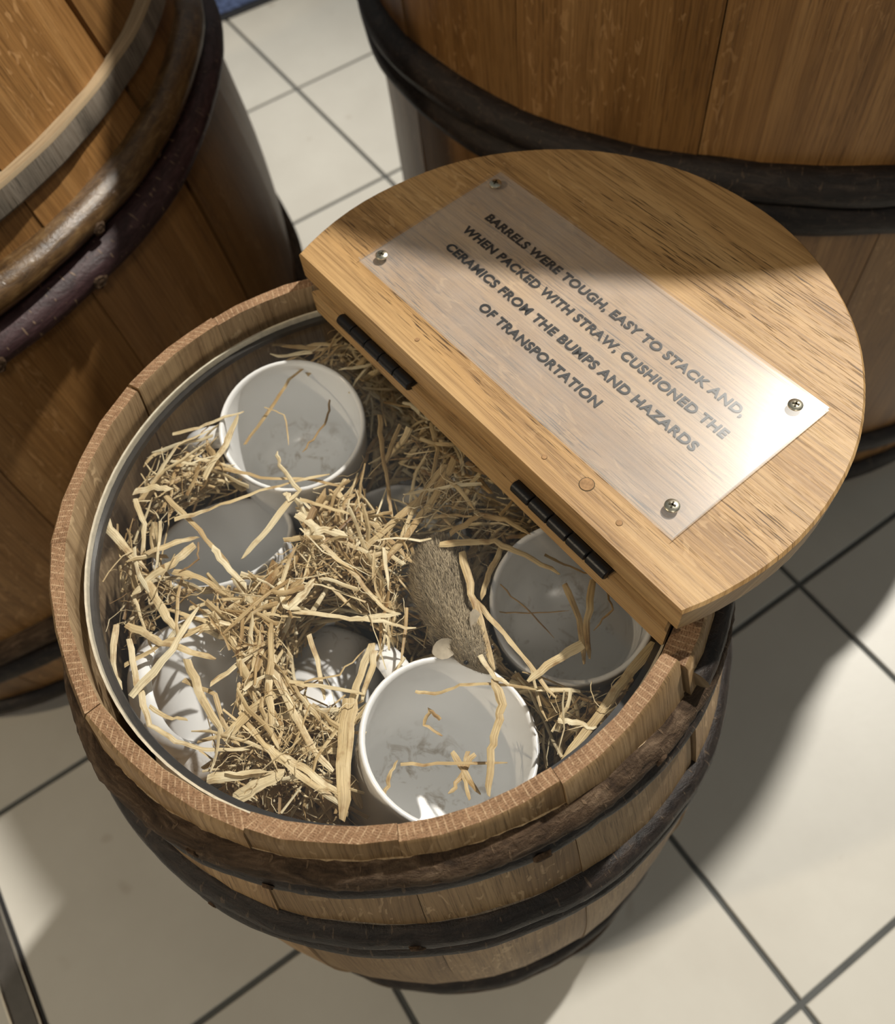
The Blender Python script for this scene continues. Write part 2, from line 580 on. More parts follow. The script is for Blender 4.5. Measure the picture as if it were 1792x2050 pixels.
# blue mat at the far end
mat_p0 = at(440, 46, 0)
mat_p1 = at(550, 1, 0)
mdx = (mat_p1 - mat_p0).normalized()
mdy = Vector((-mdx.y, mdx.x, 0))
mroot = empty('floor_mat', (mat_p0.x, mat_p0.y, 0))
tag(mroot, 'blue speckled floor mat with black edge lying on the far tiles', 'mat')


def slab(name, x0, x1, y0, y1, z0, z1, mat, parent, bev=0.002):
    vs = []
    for (ins, z) in ((0, z0), (0, z1 - bev), (bev, z1)):
        for (x, y) in ((x0 + ins, y0 + ins), (x1 - ins, y0 + ins), (x1 - ins, y1 - ins), (x0 + ins, y1 - ins)):
            q = mat_p0 + mdx * x + mdy * y
            vs.append((q.x, q.y, z))
    fs = [(3, 2, 1, 0), (8, 9, 10, 11)]
    for k in (0, 4):
        for i in range(4):
            j = (i + 1) % 4
            fs.append((k + i, k + j, k + 4 + j, k + 4 + i))
    return mesh_obj(name, vs, fs, mat, parent, smooth=False)


slab('mat_edge', -0.45, 0.55, 0.0, 0.75, 0.0, 0.005, M_MATEDGE, mroot)
slab('mat_pile', -0.435, 0.535, 0.016, 0.735, 0.004, 0.009, M_MATBLUE, mroot)


# ------------------------------------------------------------------ barrels
def interp(prof, z):
    return float(np.interp(z, [p[0] for p in prof], [p[1] for p in prof]))


def smooth_prof(prof, n):
    """resample a profile with smooth interpolation"""
    z = np.array([p[0] for p in prof])
    r = np.array([p[1] for p in prof])
    m_ = np.gradient(r, z)
    zs = np.linspace(z[0], z[-1], n)
    out = []
    for q in zs:
        i = min(max(np.searchsorted(z, q) - 1, 0), len(z) - 2)
        h = z[i + 1] - z[i]
        t = (q - z[i]) / h
        v = ((2 * t**3 - 3 * t**2 + 1) * r[i] + (t**3 - 2 * t**2 + t) * h * m_[i] + (-2 * t**3 + 3 * t**2) * r[i + 1] + (t**3 - t**2) * h * m_[i + 1])
        out.append((float(q), float(v)))
    return out


def stave(parent, axis, t0, t1, prof, thick, ztop, mats, gap0=0.0003, gap1=0.0003, dr=0.0, nz_=26, seed=0, chamfer=0.0012, flat=0.3, wob=0.0):
    """one stave between the angles t0..t1 (radians), following the barrel's profile"""
    NW = 5
    zs = [prof[0][0] + (ztop - prof[0][0]) * i / (nz_ - 1) for i in range(nz_)]
    zs = zs[:-1] + [ztop - chamfer * 1.6, ztop]
    verts, uvs = [], []
    tm, hf = (t0 + t1) / 2, (t1 - t0) / 2
    rows_o, rows_i = [], []
    for k, z in enumerate(zs):
        R = interp(prof, z) + dr
        last = k == len(zs) - 1
        Ro = R - (chamfer if last else 0)
        Ri = R - thick + (chamfer * 0.5 if last else 0)
        ro, ri = [], []
        for i in range(NW):
            f = -1 + 2 * i / (NW - 1)
            g = (gap0 * (f < 0) + gap1 * (f > 0)) * abs(f) / R
            th = tm + f * hf - math.copysign(g, f)
            c_ = (1 - flat) + flat * (math.cos(hf) / math.cos(th - tm) + 0.5 * (1 - math.cos(hf)))
            edge = 0.0009 if abs(f) == 1 else 0.0
            w_ = wob * nz(seed * 3.1 + f * 1.3, z * 14)
            zz = z + (wob * 0.8 * nz(seed * 7.7 + f * 2.0, 5.0) if k > len(zs) - 3 else 0)
            rr = Ro * c_ - edge + w_
            ro.append(len(verts))
            verts.append((axis[0] + rr * math.cos(th), axis[1] + rr * math.sin(th), zz))
            uvs.append((f * hf * R, z))
            r2 = Ri * (1 - flat * 0.6 + flat * 0.6 * c_) + w_ * 0.5
            ri.append(len(verts))
            verts.append((axis[0] + r2 * math.cos(th), axis[1] + r2 * math.sin(th), zz))
            uvs.append((f * hf * R + 0.31, z))
        rows_o.append(ro)
        rows_i.append(ri)
    faces, mi = [], []
    for k in range(len(zs) - 1):
        for i in range(NW - 1):
            faces.append((rows_o[k][i], rows_o[k][i + 1], rows_o[k + 1][i + 1], rows_o[k + 1][i]))
            mi.append(0)
            faces.append((rows_i[k][i + 1], rows_i[k][i], rows_i[k + 1][i], rows_i[k + 1][i + 1]))
            mi.append(2)
        for i in (0, NW - 1):
            faces.append((rows_o[k][i], rows_i[k][i], rows_i[k + 1][i], rows_o[k + 1][i]))
            mi.append(0)
    # end faces carry their own rim UV: duplicate the ring
    for rows_k, zi in ((-1, 1), (0, 0)):
        base = len(verts)
        for i in range(NW):
            for src, vv in ((rows_o[rows_k][i], thick), (rows_i[rows_k][i], 0.0)):
                verts.append(verts[src])
                uvs.append((uvs[rows_o[rows_k][i]][0] + tm * 0.2, vv))
        for i in range(NW - 1):
            q = base + 2 * i
            faces.append((q, q + 2, q + 3, q + 1))
            mi.append(1)
    o = mesh_obj('stave', verts, faces, mats, parent, uvs=uvs, midx=mi, angle=35)
    return o


def hoop(name, parent, axis, zfun, surf, hgt, thick, mats, a0=0.0, a1=2 * PI, seed=0, n=150, knobbly=0.15, sink=0.001, taper=0.0, rnd=1.0, flat_bottom=True, relief=0.0004):
    """split sapling wound round the barrel: D section, bark outside, pale wood on the cut faces"""
    closed = abs(a1 - a0 - 2 * PI) < 1e-6
    K = 9
    verts, uvs, faces, mi = [], [], [], []
    cnt = n if closed else n + 1
    for i in range(cnt):
        a = a0 + (a1 - a0) * i / n
        ca, sa = math.cos(a), math.sin(a)
        k1 = 1 + knobbly * nz(ca * 5 + seed, sa * 5, seed * 0.7) + knobbly * 0.6 * nz(ca * 14 + seed, sa * 14, 3.3)
        k2 = 1 + knobbly * nz(ca * 6 + seed, sa * 6, seed + 9.1)
        e = 1.0
        if taper and not closed:
            e = min(1.0, 0.45 + min(i, n - i) / (n * taper))
        hh, tt = hgt * k1 * e * 0.5, thick * k2 * e
        zc = zfun(a) + 0.0016 * nz(ca * 3 + seed, sa * 3, seed * 1.9)
        ring = []
        for j in range(K):
            f = j / (K - 1)
            ph = PI * f - PI / 2
            zz = zc + hh * math.sin(ph)
            rr = surf(zz) - sink + tt * (max(0.0, math.cos(ph)) ** rnd) + (relief * nz(ca * 60, sa * 60, ph * 3 + seed)) + (relief - 0.0004) * nz(ca * 160, sa * 160, ph * 7)
            ring.append((axis[0] + rr * ca, axis[1] + rr * sa, zz))
            uvs.append((a * surf(zc), (hh + tt) * 1.4 * f))
        # two inner points close the section
        for zz in (zc + hh * 0.9, zc - hh * 0.9):
            rr = surf(zz) - sink - 0.002
            ring.append((axis[0] + rr * ca, axis[1] + rr * sa, zz))
            uvs.append((a * surf(zc) * 1.0, 0.004))
        verts += ring
    M_ = K + 2
    for i in range(n):
        p, q = i * M_, ((i + 1) % cnt) * M_
        for j in range(M_):
            j2 = (j + 1) % M_
            faces.append((p + j, p + j2, q + j2, q + j))
            mi.append(1 if (j >= K - 1 or (flat_bottom and j == 0)) else 0)
    if not closed:
        faces.append(tuple(range(M_)))
        mi.append(1)
        faces.append(tuple(range((cnt - 1) * M_ + M_ - 1, (cnt - 1) * M_ - 1, -1)))
        mi.append(1)
    return mesh_obj(name, verts, faces, mats, parent, uvs=uvs, midx=mi, angle=60)


def knot(parent, pos, out, size, seed):
    """a bud scar on a hoop"""
    out = Vector(out).normalized()
    up = Vector((0, 0, 1))
    tx = up.cross(out).normalized()
    verts, faces = [], []
    rings = [(1.0, -0.35), (0.95, 0.12), (0.72, 0.40), (0.50, 0.28), (0.30, 0.42), (0.0, 0.46)]
    K = 10
    for (r, hgt) in rings[:-1]:
        for k in range(K):
            t = 2 * PI * k / K
            q = 1 + 0.55 * nz(math.cos(t) * 2 + seed, math.sin(t) * 2, hgt * 3)
            v = Vector(pos) + tx * (r * q * size * math.cos(t)) + up * (r * q * size * 0.8 * math.sin(t)) + out * (hgt * size * 0.6)
            verts.append(tuple(v))
    verts.append(tuple(Vector(pos) + out * (0.25 * size)))
    for i in range(len(rings) - 2):
        for k in range(K):
            k2 = (k + 1) % K
            faces.append((i * K + k, i * K + k2, (i + 1) * K + k2, (i + 1) * K + k))
    L_ = (len(rings) - 2) * K
    for k in range(K):
        faces.append((L_ + k, L_ + (k + 1) % K, len(verts) - 1))
    faces.append(tuple(range(K - 1, -1, -1)))
    return mesh_obj('knot', verts, faces, M_KNOT, parent, angle=50)


def hoop_knot(hp, axis, surf, zfun, deg, thick, size, seed):
    a = math.radians(deg)
    z = zfun(a)
    R = surf(z) + thick * 0.85
    out = (math.cos(a), math.sin(a), 0)
    return knot(hp, (axis[0] + R * out[0], axis[1] + R * out[1], z), out, size, seed)


def disc(name, axis, R, z0, z1, mat, parent, n=48, planks=0):
    verts, faces, uvs = [], [], []
    for z in (z0, z1):
        for k in range(n):
            t = 2 * PI * k / n
            verts.append((axis[0] + R * math.cos(t), axis[1] + R * math.sin(t), z))
            uvs.append((R * math.cos(t), R * math.sin(t)))
    faces = [tuple(range(n - 1, -1, -1)), tuple(range(n, 2 * n))]
    faces += [(k, (k + 1) % n, n + (k + 1) % n, n + k) for k in range(n)]
    return mesh_obj(name, verts, faces, mat, parent, uvs=uvs)


def zspline(pts):
    """periodic z(angle) through (deg, z) points"""
    d = np.array([p[0] for p in pts], float)
    z = np.array([p[1] for p in pts], float)
    d2 = np.concatenate([d - 360, d, d + 360])
    z2 = np.concatenate([z, z, z])

    def f(a):
        q = math.degrees(a) % 360
        w = np.exp(-((d2 - q) / 16.0) ** 2) + 1e-12
        # local smooth: blend linear interpolation over a small window
        return float(np.mean([np.interp(q + k, d2, z2) for k in (-14, -7, 0, 7, 14)]))
    return f


D2R = math.radians
# ---- the packing barrel in front
AX = (-0.0353, 0.2271)
FZ = 0.561
F_PROF = smooth_prof([(0.0, 0.168), (0.10, 0.193), (0.20, 0.202), (0.30, 0.204), (0.40, 0.195), (0.45, 0.1885), (0.50, 0.178), (0.535, 0.1695), (0.561, 0.1640)], 46)
fsurf = lambda z: interp(F_PROF, z)
barrel = empty('packing_barrel', (AX[0], AX[1], 0))
tag(barrel, 'open oak barrel in front, bound with dark bark hoops and packed with straw and mugs', 'barrel')
F_ANG = [142, 178, 212, 245, 268, 293, 320, 343, 366, 389, 412, 435, 458, 480, 502]
rng = random.Random(4)
F_THK = 0.0090
for i in range(14):
    a0, a1 = F_ANG[i], F_ANG[i + 1]
    g0 = 0.0009 if i == 0 else 0.00012
    g1 = 0.0009 if i == 13 else 0.00012
    top = FZ + rng.uniform(-0.0003, 0.0003)
    dr = rng.uniform(-0.0003, 0.0003)
    if i == 5:
        g1 = 0.0016
    if i == 6:                      # the short stave beside the lid's corner
        g0, top, dr = 0.0008, 0.5520, 0.0022
    if 7 <= i <= 12:
        top, dr = 0.5595, 0.0004
    if i in (3, 4):
        dr = -0.0009
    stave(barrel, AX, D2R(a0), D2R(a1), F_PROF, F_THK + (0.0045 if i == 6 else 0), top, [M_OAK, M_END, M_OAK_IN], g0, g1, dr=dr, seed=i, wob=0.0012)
disc('barrel_bottom', AX, 0.165, 0.015, 0.032, M_OAK, barrel)

z1 = zspline([(0, .475), (20, .48), (90, .50), (165, .487), (190, .494), (220, .524), (245, .537), (266, .541), (290, .538), (320, .520), (342, .492)])
h1 = hoop('hoop', barrel, AX, z1, fsurf, 0.0155, 0.0085, [M_BARK, M_SPLIT], seed=1, n=300, knobbly=0.20, relief=0.0008)
for dg, sz in ((236, 0.0038), (272, 0.0026), (309, 0.0036)):
    hoop_knot(h1, AX, fsurf, z1, dg, 0.0085, sz, dg)
z1b = lambda a: z1(a) - 0.0155
h1b = hoop('hoop', barrel, AX, z1b, fsurf, 0.0125, 0.0062, [M_BARK_DK, M_SPLIT_GREY], seed=2, n=200, knobbly=0.15)
hoop_knot(h1b, AX, fsurf, z1b, 287, 0.0062, 0.0050, 5)
hoop_knot(h1b, AX, fsurf, z1b, 247, 0.0062, 0.0032, 6)
z1c = zspline([(0, .512), (30, .515), (90, .525), (180, .53), (318, .5365), (340, .522)])
h1c = hoop('hoop', barrel, AX, z1c, lambda z: fsurf(z) + 0.003, 0.013, 0.0075, [M_BARK_DK, M_SPLIT], a0=D2R(322), a1=D2R(322 + 150), seed=3, n=110, knobbly=0.15)
z2 = zspline([(0, .41), (90, .43), (180, .452), (215, .455), (240, .460), (266, .462), (290, .452), (320, .425), (342, .412)])
h2 = hoop('hoop', barrel, AX, z2, fsurf, 0.018, 0.0085, [M_BARK_DK, M_SPLIT_GREY], seed=4, n=200, knobbly=0.18)
hoop_knot(h2, AX, fsurf, z2, 266, 0.0085, 0.0042, 8)
z2b = lambda a: z2(a) - 0.021
h2b = hoop('hoop', barrel, AX, z2b, fsurf, 0.017, 0.0075, [M_BARK_DK, M_SPLIT_GREY], seed=5, n=200, knobbly=0.15)
hoop_knot(h2b, AX, fsurf, z2b, 232, 0.0075, 0.0032, 9)
z3 = lambda a: 0.133 + 0.003 * math.cos(a)
h3 = hoop('hoop', barrel, AX, z3, fsurf, 0.020, 0.0105, [M_BARK_DK, M_SPLIT], seed=6, n=180, knobbly=0.18)
z3b = lambda a: 0.108 + 0.003 * math.cos(a)
h3b = hoop('hoop', barrel, AX, z3b, fsurf, 0.022, 0.0145, [M_BARK, M_SPLIT], seed=7, n=180, knobbly=0.2)
hoop_knot(h3b, AX, fsurf, z3b, 300, 0.0145, 0.004, 12)
z4 = lambda a: 0.032
hoop('hoop', barrel, AX, z4, fsurf, 0.02, 0.010, [M_BARK_DK, M_SPLIT], seed=8, n=120)

# ---- the tall barrel on the left
LAX = (-0.546, 0.757)
L_PROF = smooth_prof([(0.0, 0.380), (0.12, 0.405), (0.28, 0.421), (0.42, 0.412), (0.50, 0.399), (0.56, 0.386), (0.62, 0.371), (0.70, 0.350), (0.78, 0.330)], 44)
lsurf = lambda z: interp(L_PROF, z)
lb = empty('hooped_barrel', (LAX[0], LAX[1], 0))
tag(lb, 'large warm brown oak barrel at upper left with shiny golden and purple bark hoops', 'barrel')
nst = 19
for i in range(nst):
    a0 = D2R(-20.5 + 360 / nst * i)
    a1 = D2R(-20.5 + 360 / nst * (i + 1))
    gg0 = 0.0030 if i == 0 else 0.0004
    gg1 = 0.0030 if i == nst - 1 else 0.0004
    stave(lb, LAX, a0, a1, L_PROF, 0.017, 0.78, [M_OAK_WARM, M_END, M_OAK_WARM], gg0, gg1, dr=rng.uniform(-0.001, 0.001), seed=30 + i, wob=0.001)
disc('barrel_head', LAX, 0.325, 0.735, 0.752, M_OAK_WARM, lb)
zc_ = lambda z: (lambda a: z + 0.002 * math.sin(a * 2))


def square_hoop(name, parent, axis, z, surf, hgt, thick, mats, seed, n=170):
    """split hoop with a flat pale top and a weathered outer face"""
    verts, uvs, faces, mi = [], [], [], []
    for i in range(n):
        a = 2 * PI * i / n
        ca, sa = math.cos(a), math.sin(a)
        k = 1 + 0.22 * nz(ca * 4 + seed, sa * 4) + 0.12 * nz(ca * 13, sa * 13, seed)
        r0 = surf(z) - 0.003
        t, hh = thick * k, hgt / 2
        prof = [(r0, z + hh), (r0 + t * 0.9, z + hh), (r0 + t * 1.05, z + hh * 0.75), (r0 + t * 1.2, z - hh * 0.8), (r0 + t * 1.1, z - hh), (surf(z - hh) - 0.003, z - hh)]
        vv = [0, 0.011, 0.013, 0.034, 0.037, 0.045]
        for (r, zz), v_ in zip(prof, vv):
            verts.append((axis[0] + r * ca, axis[1] + r * sa, zz))
            uvs.append((v_ * 1.5, a * r0) if v_ < 0.012 else (a * r0, v_))
    K = 6
    for i in range(n):
        p, q = i * K, ((i + 1) % n) * K
        for j in range(K):
            faces.append((p + j, p + (j + 1) % K, q + (j + 1) % K, q + j))
            mi.append(0 if j in (0, 1) else 1)
    return mesh_obj(name, verts, faces, mats, parent, uvs=uvs, midx=mi, angle=30)


square_hoop('hoop', lb, LAX, 0.5650, lsurf, 0.019, 0.0100, [M_SPLIT, M_SPLIT_GREY], 3)
lz1 = zc_(0.5230)
g1 = hoop('hoop', lb, LAX, lz1, lsurf, 0.0240, 0.0175, [M_BARK_GOLD, M_SPLIT], seed=11, n=200, knobbly=0.12, rnd=0.9, flat_bottom=False)
for dg, sz in ((324.5, 0.0055), (336, 0.003)):
    hoop_knot(g1, LAX, lsurf, lambda a: lz1(a) - 0.006, dg, 0.017, sz, dg)
lz2 = zc_(0.4950)
g2 = hoop('hoop', lb, LAX, lz2, lsurf, 0.0255, 0.0195, [M_BARK_PURP, M_SPLIT], seed=12, n=200, knobbly=0.16, rnd=0.9, flat_bottom=False)
for dg, sz in ((321, 0.0065), (308, 0.008), (335, 0.003)):
    hoop_knot(g2, LAX, lsurf, lambda a: lz2(a) - 0.004, dg, 0.0195, sz, dg)
hoop('hoop', lb, LAX, zc_(0.20), lsurf, 0.030, 0.015, [M_BARK, M_SPLIT], seed=13, n=150, knobbly=0.2)
hoop('hoop', lb, LAX, zc_(0.155), lsurf, 0.028, 0.014, [M_BARK_DK, M_SPLIT], seed=14, n=150)
hoop('hoop', lb, LAX, zc_(0.045), lsurf, 0.032, 0.014, [M_BARK_DK, M_SPLIT], seed=15, n=150)

# ---- the tall barrel on the right
RAX = (0.410, 0.868)
R_PROF = smooth_prof([(0.0, 0.380), (0.15, 0.394), (0.35, 0.399), (0.50, 0.401), (0.62, 0.403), (0.70, 0.402), (0.78, 0.399), (0.905, 0.388)], 44)
rsurf = lambda z: interp(R_PROF, z)
rb = empty('hooped_barrel', (RAX[0], RAX[1], 0))
tag(rb, 'tall dim oak barrel behind the open lid with wide dark bark hoops', 'barrel')
nst = 17
for i in range(nst):
    a0 = D2R(242 + 360 / nst * i)
    a1 = D2R(242 + 360 / nst * (i + 1))
    stave(rb, RAX, a0, a1, R_PROF, 0.018, 0.905, [M_OAK_WARM, M_END, M_OAK_WARM], 0.0004, 0.0004, dr=rng.uniform(-0.0008, 0.0008), seed=60 + i, wob=0.001)
disc('barrel_head', RAX, 0.380, 0.85, 0.87, M_OAK_WARM, rb)
rz1 = zspline([(0, .470), (180, .466), (200, .474), (222, .478), (240, .486), (262, .480), (300, .475)])
k1 = hoop('hoop', rb, RAX, rz1, rsurf, 0.030, 0.019, [M_BARK_DK, M_SPLIT], seed=21, n=200, knobbly=0.15)
rz2 = lambda a: rz1(a) - 0.029
hoop('hoop', rb, RAX, rz2, rsurf, 0.030, 0.016, [M_BARK_DK, M_SPLIT], seed=22, n=200, knobbly=0.15)
hoop('hoop', rb, RAX, zc_(0.115), rsurf, 0.030, 0.014, [M_BARK_DK, M_SPLIT], seed=23, n=150)
hoop('hoop', rb, RAX, zc_(0.040), rsurf, 0.032, 0.014, [M_BARK_DK, M_SPLIT], seed=24, n=150)
hoop('hoop', rb, RAX, zc_(0.86), rsurf, 0.030, 0.016, [M_BARK_DK, M_SPLIT], seed=26, n=150)

# ------------------------------------------------------------------ hinged lid with plaque
LN = Vector((0.8579, 0.5137, 0))
LV = Vector((0.5137, -0.8579, 0))
A3 = Vector((AX[0], AX[1], 0))


def lf(v, n, z):
    return A3 + LV * v + LN * n + Vector((0, 0, z))


LID_T, LID_B = 0.5800, 0.5612
lid_c = (-0.003, 0.1152)
lid_root = empty('hinged_lid', tuple(lf(lid_c[0], lid_c[1], LID_B)))
tag(lid_root, 'half-round oak lid folded back on the front barrel, carrying a clear plaque', 'lid')


def seg_board(name, cv, cn, R, nmin, z0, z1, mats, parent, bev=0.0014, nseg=56, seed=0, wob=0.0):
    """disc cut straight along n = nmin"""
    lim = math.acos(max(-1, min(1, (nmin - cn) / R)))
    outline = []
    for k in range(nseg + 1):
        t = -lim + 2 * lim * k / nseg
        q = R * (1 + wob * nz(math.cos(t) * 3 + seed, math.sin(t) * 3))
        outline.append((cv + q * math.sin(t), cn + q * math.cos(t)))
    nn = len(outline)
    cen = (cv, cn + 0.02)
    verts, uvs, faces, mi = [], [], [], []
    for (ins, z) in ((bev * 0.6, z0), (0, z0 + bev), (0, z1 - bev), (bev, z1)):
        for (v_, n_) in outline:
            d = Vector((cen[0] - v_, cen[1] - n_)).normalized() * ins
            p = lf(v_ + d.x, n_ + d.y, z)
            verts.append(tuple(p))
            uvs.append((n_ + (z1 - z) * 1.0, v_))
    for k in range(3):
        for i in range(nn):
            j = (i + 1) % nn
            faces.append((k * nn + i, k * nn + j, (k + 1) * nn + j, (k + 1) * nn + i))
            mi.append(0)
    faces.append(tuple(range(nn - 1, -1, -1)))
    mi.append(0)
    faces.append(tuple(range(3 * nn, 4 * nn)))
    mi.append(0)
    return mesh_obj(name, verts, faces, mats, parent, uvs=uvs, midx=mi, angle=30)


seg_board('upper_board', lid_c[0], lid_c[1], 0.157, 0.0612, LID_B, LID_T, M_LID, lid_root, seed=2, wob=0.004)
seg_board('lower_board', 0.0, 0.0, 0.1535, 0.0585, 0.5418, 0.5590, M_LID, lid_root, nseg=40, seed=3)


def lid_disc(name, v, n, z, r, hgt, mat, parent, K=20, dome=0.0, inset=0.85):
    verts, faces = [], []
    for (rr, zz) in ((r, 0), (r, hgt * 0.6), (r * inset, hgt), (0, hgt + dome)):
        if rr == 0:
            verts.append(tuple(lf(v, n, z + zz)))
        else:
            for k in range(K):
                t = 2 * PI * k / K
                verts.append(tuple(lf(v + rr * math.cos(t), n + rr * math.sin(t), z + zz)))
    for i in range(2):
        for k in range(K):
            faces.append((i * K + k, i * K + (k + 1) % K, (i + 1) * K + (k + 1) % K, (i + 1) * K + k))
    for k in range(K):
        faces.append((2 * K + k, 2 * K + (k + 1) % K, 3 * K))
    faces.append(tuple(range(K - 1, -1, -1)))
    return mesh_obj(name, verts, faces, mat, parent, angle=40)


for (v_, n_, r_) in ((0.0711, 0.0754, 0.0040), (-0.0526, 0.0714, 0.0014), (0.0467, 0.0711, 0.0015), (0.0956, 0.0721, 0.0017)):
    lid_disc('dowel_ring', v_, n_, LID_T - 0.003, r_ * 1.12, 0.00305, M_RECESS, lid_root)
    lid_disc('dowel', v_, n_, LID_T - 0.003, r_, 0.0033, M_DOWEL, lid_root)

# plaque
PZ0, PZ1 = LID_T + 0.0007, LID_T + 0.0029
pv0, pv1, pn0, pn1 = -0.1211, 0.1174, 0.0830, 0.1883
pverts = []
for (ins, z) in ((0, PZ0), (0, PZ1 - 0.0004), (0.0004, PZ1)):
    for (v_, n_) in ((pv0 + ins, pn0 + ins), (pv1 - ins, pn0 + ins), (pv1 - ins, pn1 - ins), (pv0 + ins, pn1 - ins)):
        pverts.append(tuple(lf(v_, n_, z)))
pf_ = [(3, 2, 1, 0), (8, 9, 10, 11)]
for k in (0, 4):
    for i in range(4):
        j = (i + 1) % 4
        pf_.append((k + i, k + j, k + 4 + j, k + 4 + i))
plaque = mesh_obj('plaque', pverts, pf_, [M_PLAQUE, M_PEDGE], lid_root, smooth=False, midx=[0, 0] + [0] * 4 + [1] * 4)
tag(plaque, 'clear matt acrylic plaque printed with black capitals')

TEXT = [('BARRELS WERE TOUGH, EASY TO STACK AND,', -0.0972, 0.0925, 0.1555),
        ('WHEN PACKED WITH STRAW, CUSHIONED THE', -0.0990, 0.0952, 0.1400),
        ('CERAMICS FROM THE BUMPS AND HAZARDS', -0.0950, 0.0908, 0.1243),
        ('OF TRANSPORTATION', -0.0476, 0.0420, 0.1088)]
CAP = 0.0056
dg = bpy.context.evaluated_depsgraph_get()
for s, v0, v1, nb in TEXT:
    cu = bpy.data.curves.new('lettering', 'FONT')
    cu.body = s
    cu.size = 1.0
    cu.offset = 0.024
    cu.extrude = 0.0
    cu.space_character = 1.06
    tmp = bpy.data.objects.new('tmp_text', cu)
    C.objects.link(tmp)
    bpy.context.view_layer.update()
    ev = tmp.evaluated_get(bpy.context.evaluated_depsgraph_get())
    me = ev.to_mesh()
    co = np.array([v.co[:] for v in me.vertices])
    fs = [tuple(p_.vertices) for p_ in me.polygons]
    ev.to_mesh_clear()
    bpy.data.objects.remove(tmp, do_unlink=True)
    x0, x1 = co[:, 0].min(), co[:, 0].max()
    capy = 0.73
    vs = [tuple(lf(v0 + (c_[0] - x0) / (x1 - x0) * (v1 - v0) + 0.0, nb + c_[1] / capy * CAP, PZ0 - 0.00008)) for c_ in co]
    # give the print a little body: extrude down to the plaque
    bmx = bmesh.new()
    bv_ = [bmx.verts.new(v) for v in vs]
    for f in fs:
        try:
            bmx.faces.new([bv_[k] for k in f])
        except ValueError:
            pass
    res = bmesh.ops.extrude_face_region(bmx, geom=list(bmx.faces))
    for g in res['geom']:
        if isinstance(g, bmesh.types.BMVert):
            g.co.z -= 0.00035
    bmesh.ops.recalc_face_normals(bmx, faces=bmx.faces)
    off = root_loc(plaque)
    for v in bmx.verts:
        v.co -= off
    me2 = bpy.data.meshes.new('lettering')
    bmx.to_mesh(me2)
    bmx.free()
    me2.materials.append(M_INK)
    o = bpy.data.objects.new('lettering', me2)
    C.objects.link(o)
    o.parent = plaque

fv_, ff_ = [], []
for z in (LID_T + 0.00008, LID_T + 0.00020):
    for (v_, n_) in ((pv0, pn0), (pv1, pn0), (pv1, pn1), (pv0, pn1)):
        fv_.append(tuple(lf(v_, n_, z)))
mesh_obj('frosted_backing', fv_, [(3, 2, 1, 0), (4, 5, 6, 7), (0, 1, 5, 4), (1, 2, 6, 5), (2, 3, 7, 6), (3, 0, 4, 7)], M_FILM, plaque, smooth=False)

for (v_, n_) in ((-0.1129, 0.1773), (-0.1130, 0.0936), (0.1056, 0.1777), (0.1058, 0.0946)):
    sc = lid_disc('screw', v_, n_, PZ1 - 0.0006, 0.0036, 0.0014, M_SCREW, lid_root, dome=0.0002, inset=0.8)
    verts, faces = [], []
    for rot in (0.4, 0.4 + PI / 2):
        b0 = len(verts)
        dx, dy = math.cos(rot), math.sin(rot)
        for z in (PZ1 + 0.0002, PZ1 + 0.00125):
            for (l_, w_) in ((-1, -1), (1, -1), (1, 1), (-1, 1)):
                a_, c_ = l_ * 0.0017, w_ * 0.00045
                verts.append(tuple(lf(v_ + dx * a_ - dy * c_, n_ + dy * a_ + dx * c_, z)))
        faces += [tuple(b0 + k for k in q) for q in ((3, 2, 1, 0), (4, 5, 6, 7), (0, 1, 5, 4), (1, 2, 6, 5), (2, 3, 7, 6), (3, 0, 4, 7))]
    mesh_obj('cross_slot', verts, faces, M_RECESS, sc, smooth=False)

for (v0, v1) in ((-0.1110, -0.0445), (0.0390, 0.1052)):
    hroot = None
    # leaf lying between the boards
    lvs = []
    for z in (0.5588, 0.5612):
        for (v_, n_) in ((v0, 0.0585), (v1, 0.0585), (v1, 0.085), (v0, 0.085)):
            lvs.append(tuple(lf(v_, n_, z)))
    hg = mesh_obj('hinge', lvs, [(3, 2, 1, 0), (4, 5, 6, 7), (0, 1, 5, 4), (1, 2, 6, 5), (2, 3, 7, 6), (3, 0, 4, 7)], M_HINGE, lid_root, smooth=False)
    for k in range(5):
        a_ = v0 + (v1 - v0) * k / 5 + 0.0003
        b2 = v0 + (v1 - v0) * (k + 1) / 5 - 0.0003
        vs, fs = [], []
        K = 14
        for (vv, rr) in ((a_, 0.0029), (a_ + 0.0005, 0.0034), (b2 - 0.0005, 0.0034), (b2, 0.0029)):
            for j in range(K):
                t = 2 * PI * j / K
                vs.append(tuple(lf(vv, 0.0583 + rr * math.cos(t), 0.5598 + rr * math.sin(t))))
        for i in range(3):
            for j in range(K):
                fs.append((i * K + j, i * K + (j + 1) % K, (i + 1) * K + (j + 1) % K, (i + 1) * K + j))
        fs += [tuple(range(K - 1, -1, -1)), tuple(range(3 * K, 4 * K))]
        mesh_obj('knuckle', vs, fs, M_HINGE, hg, angle=40)

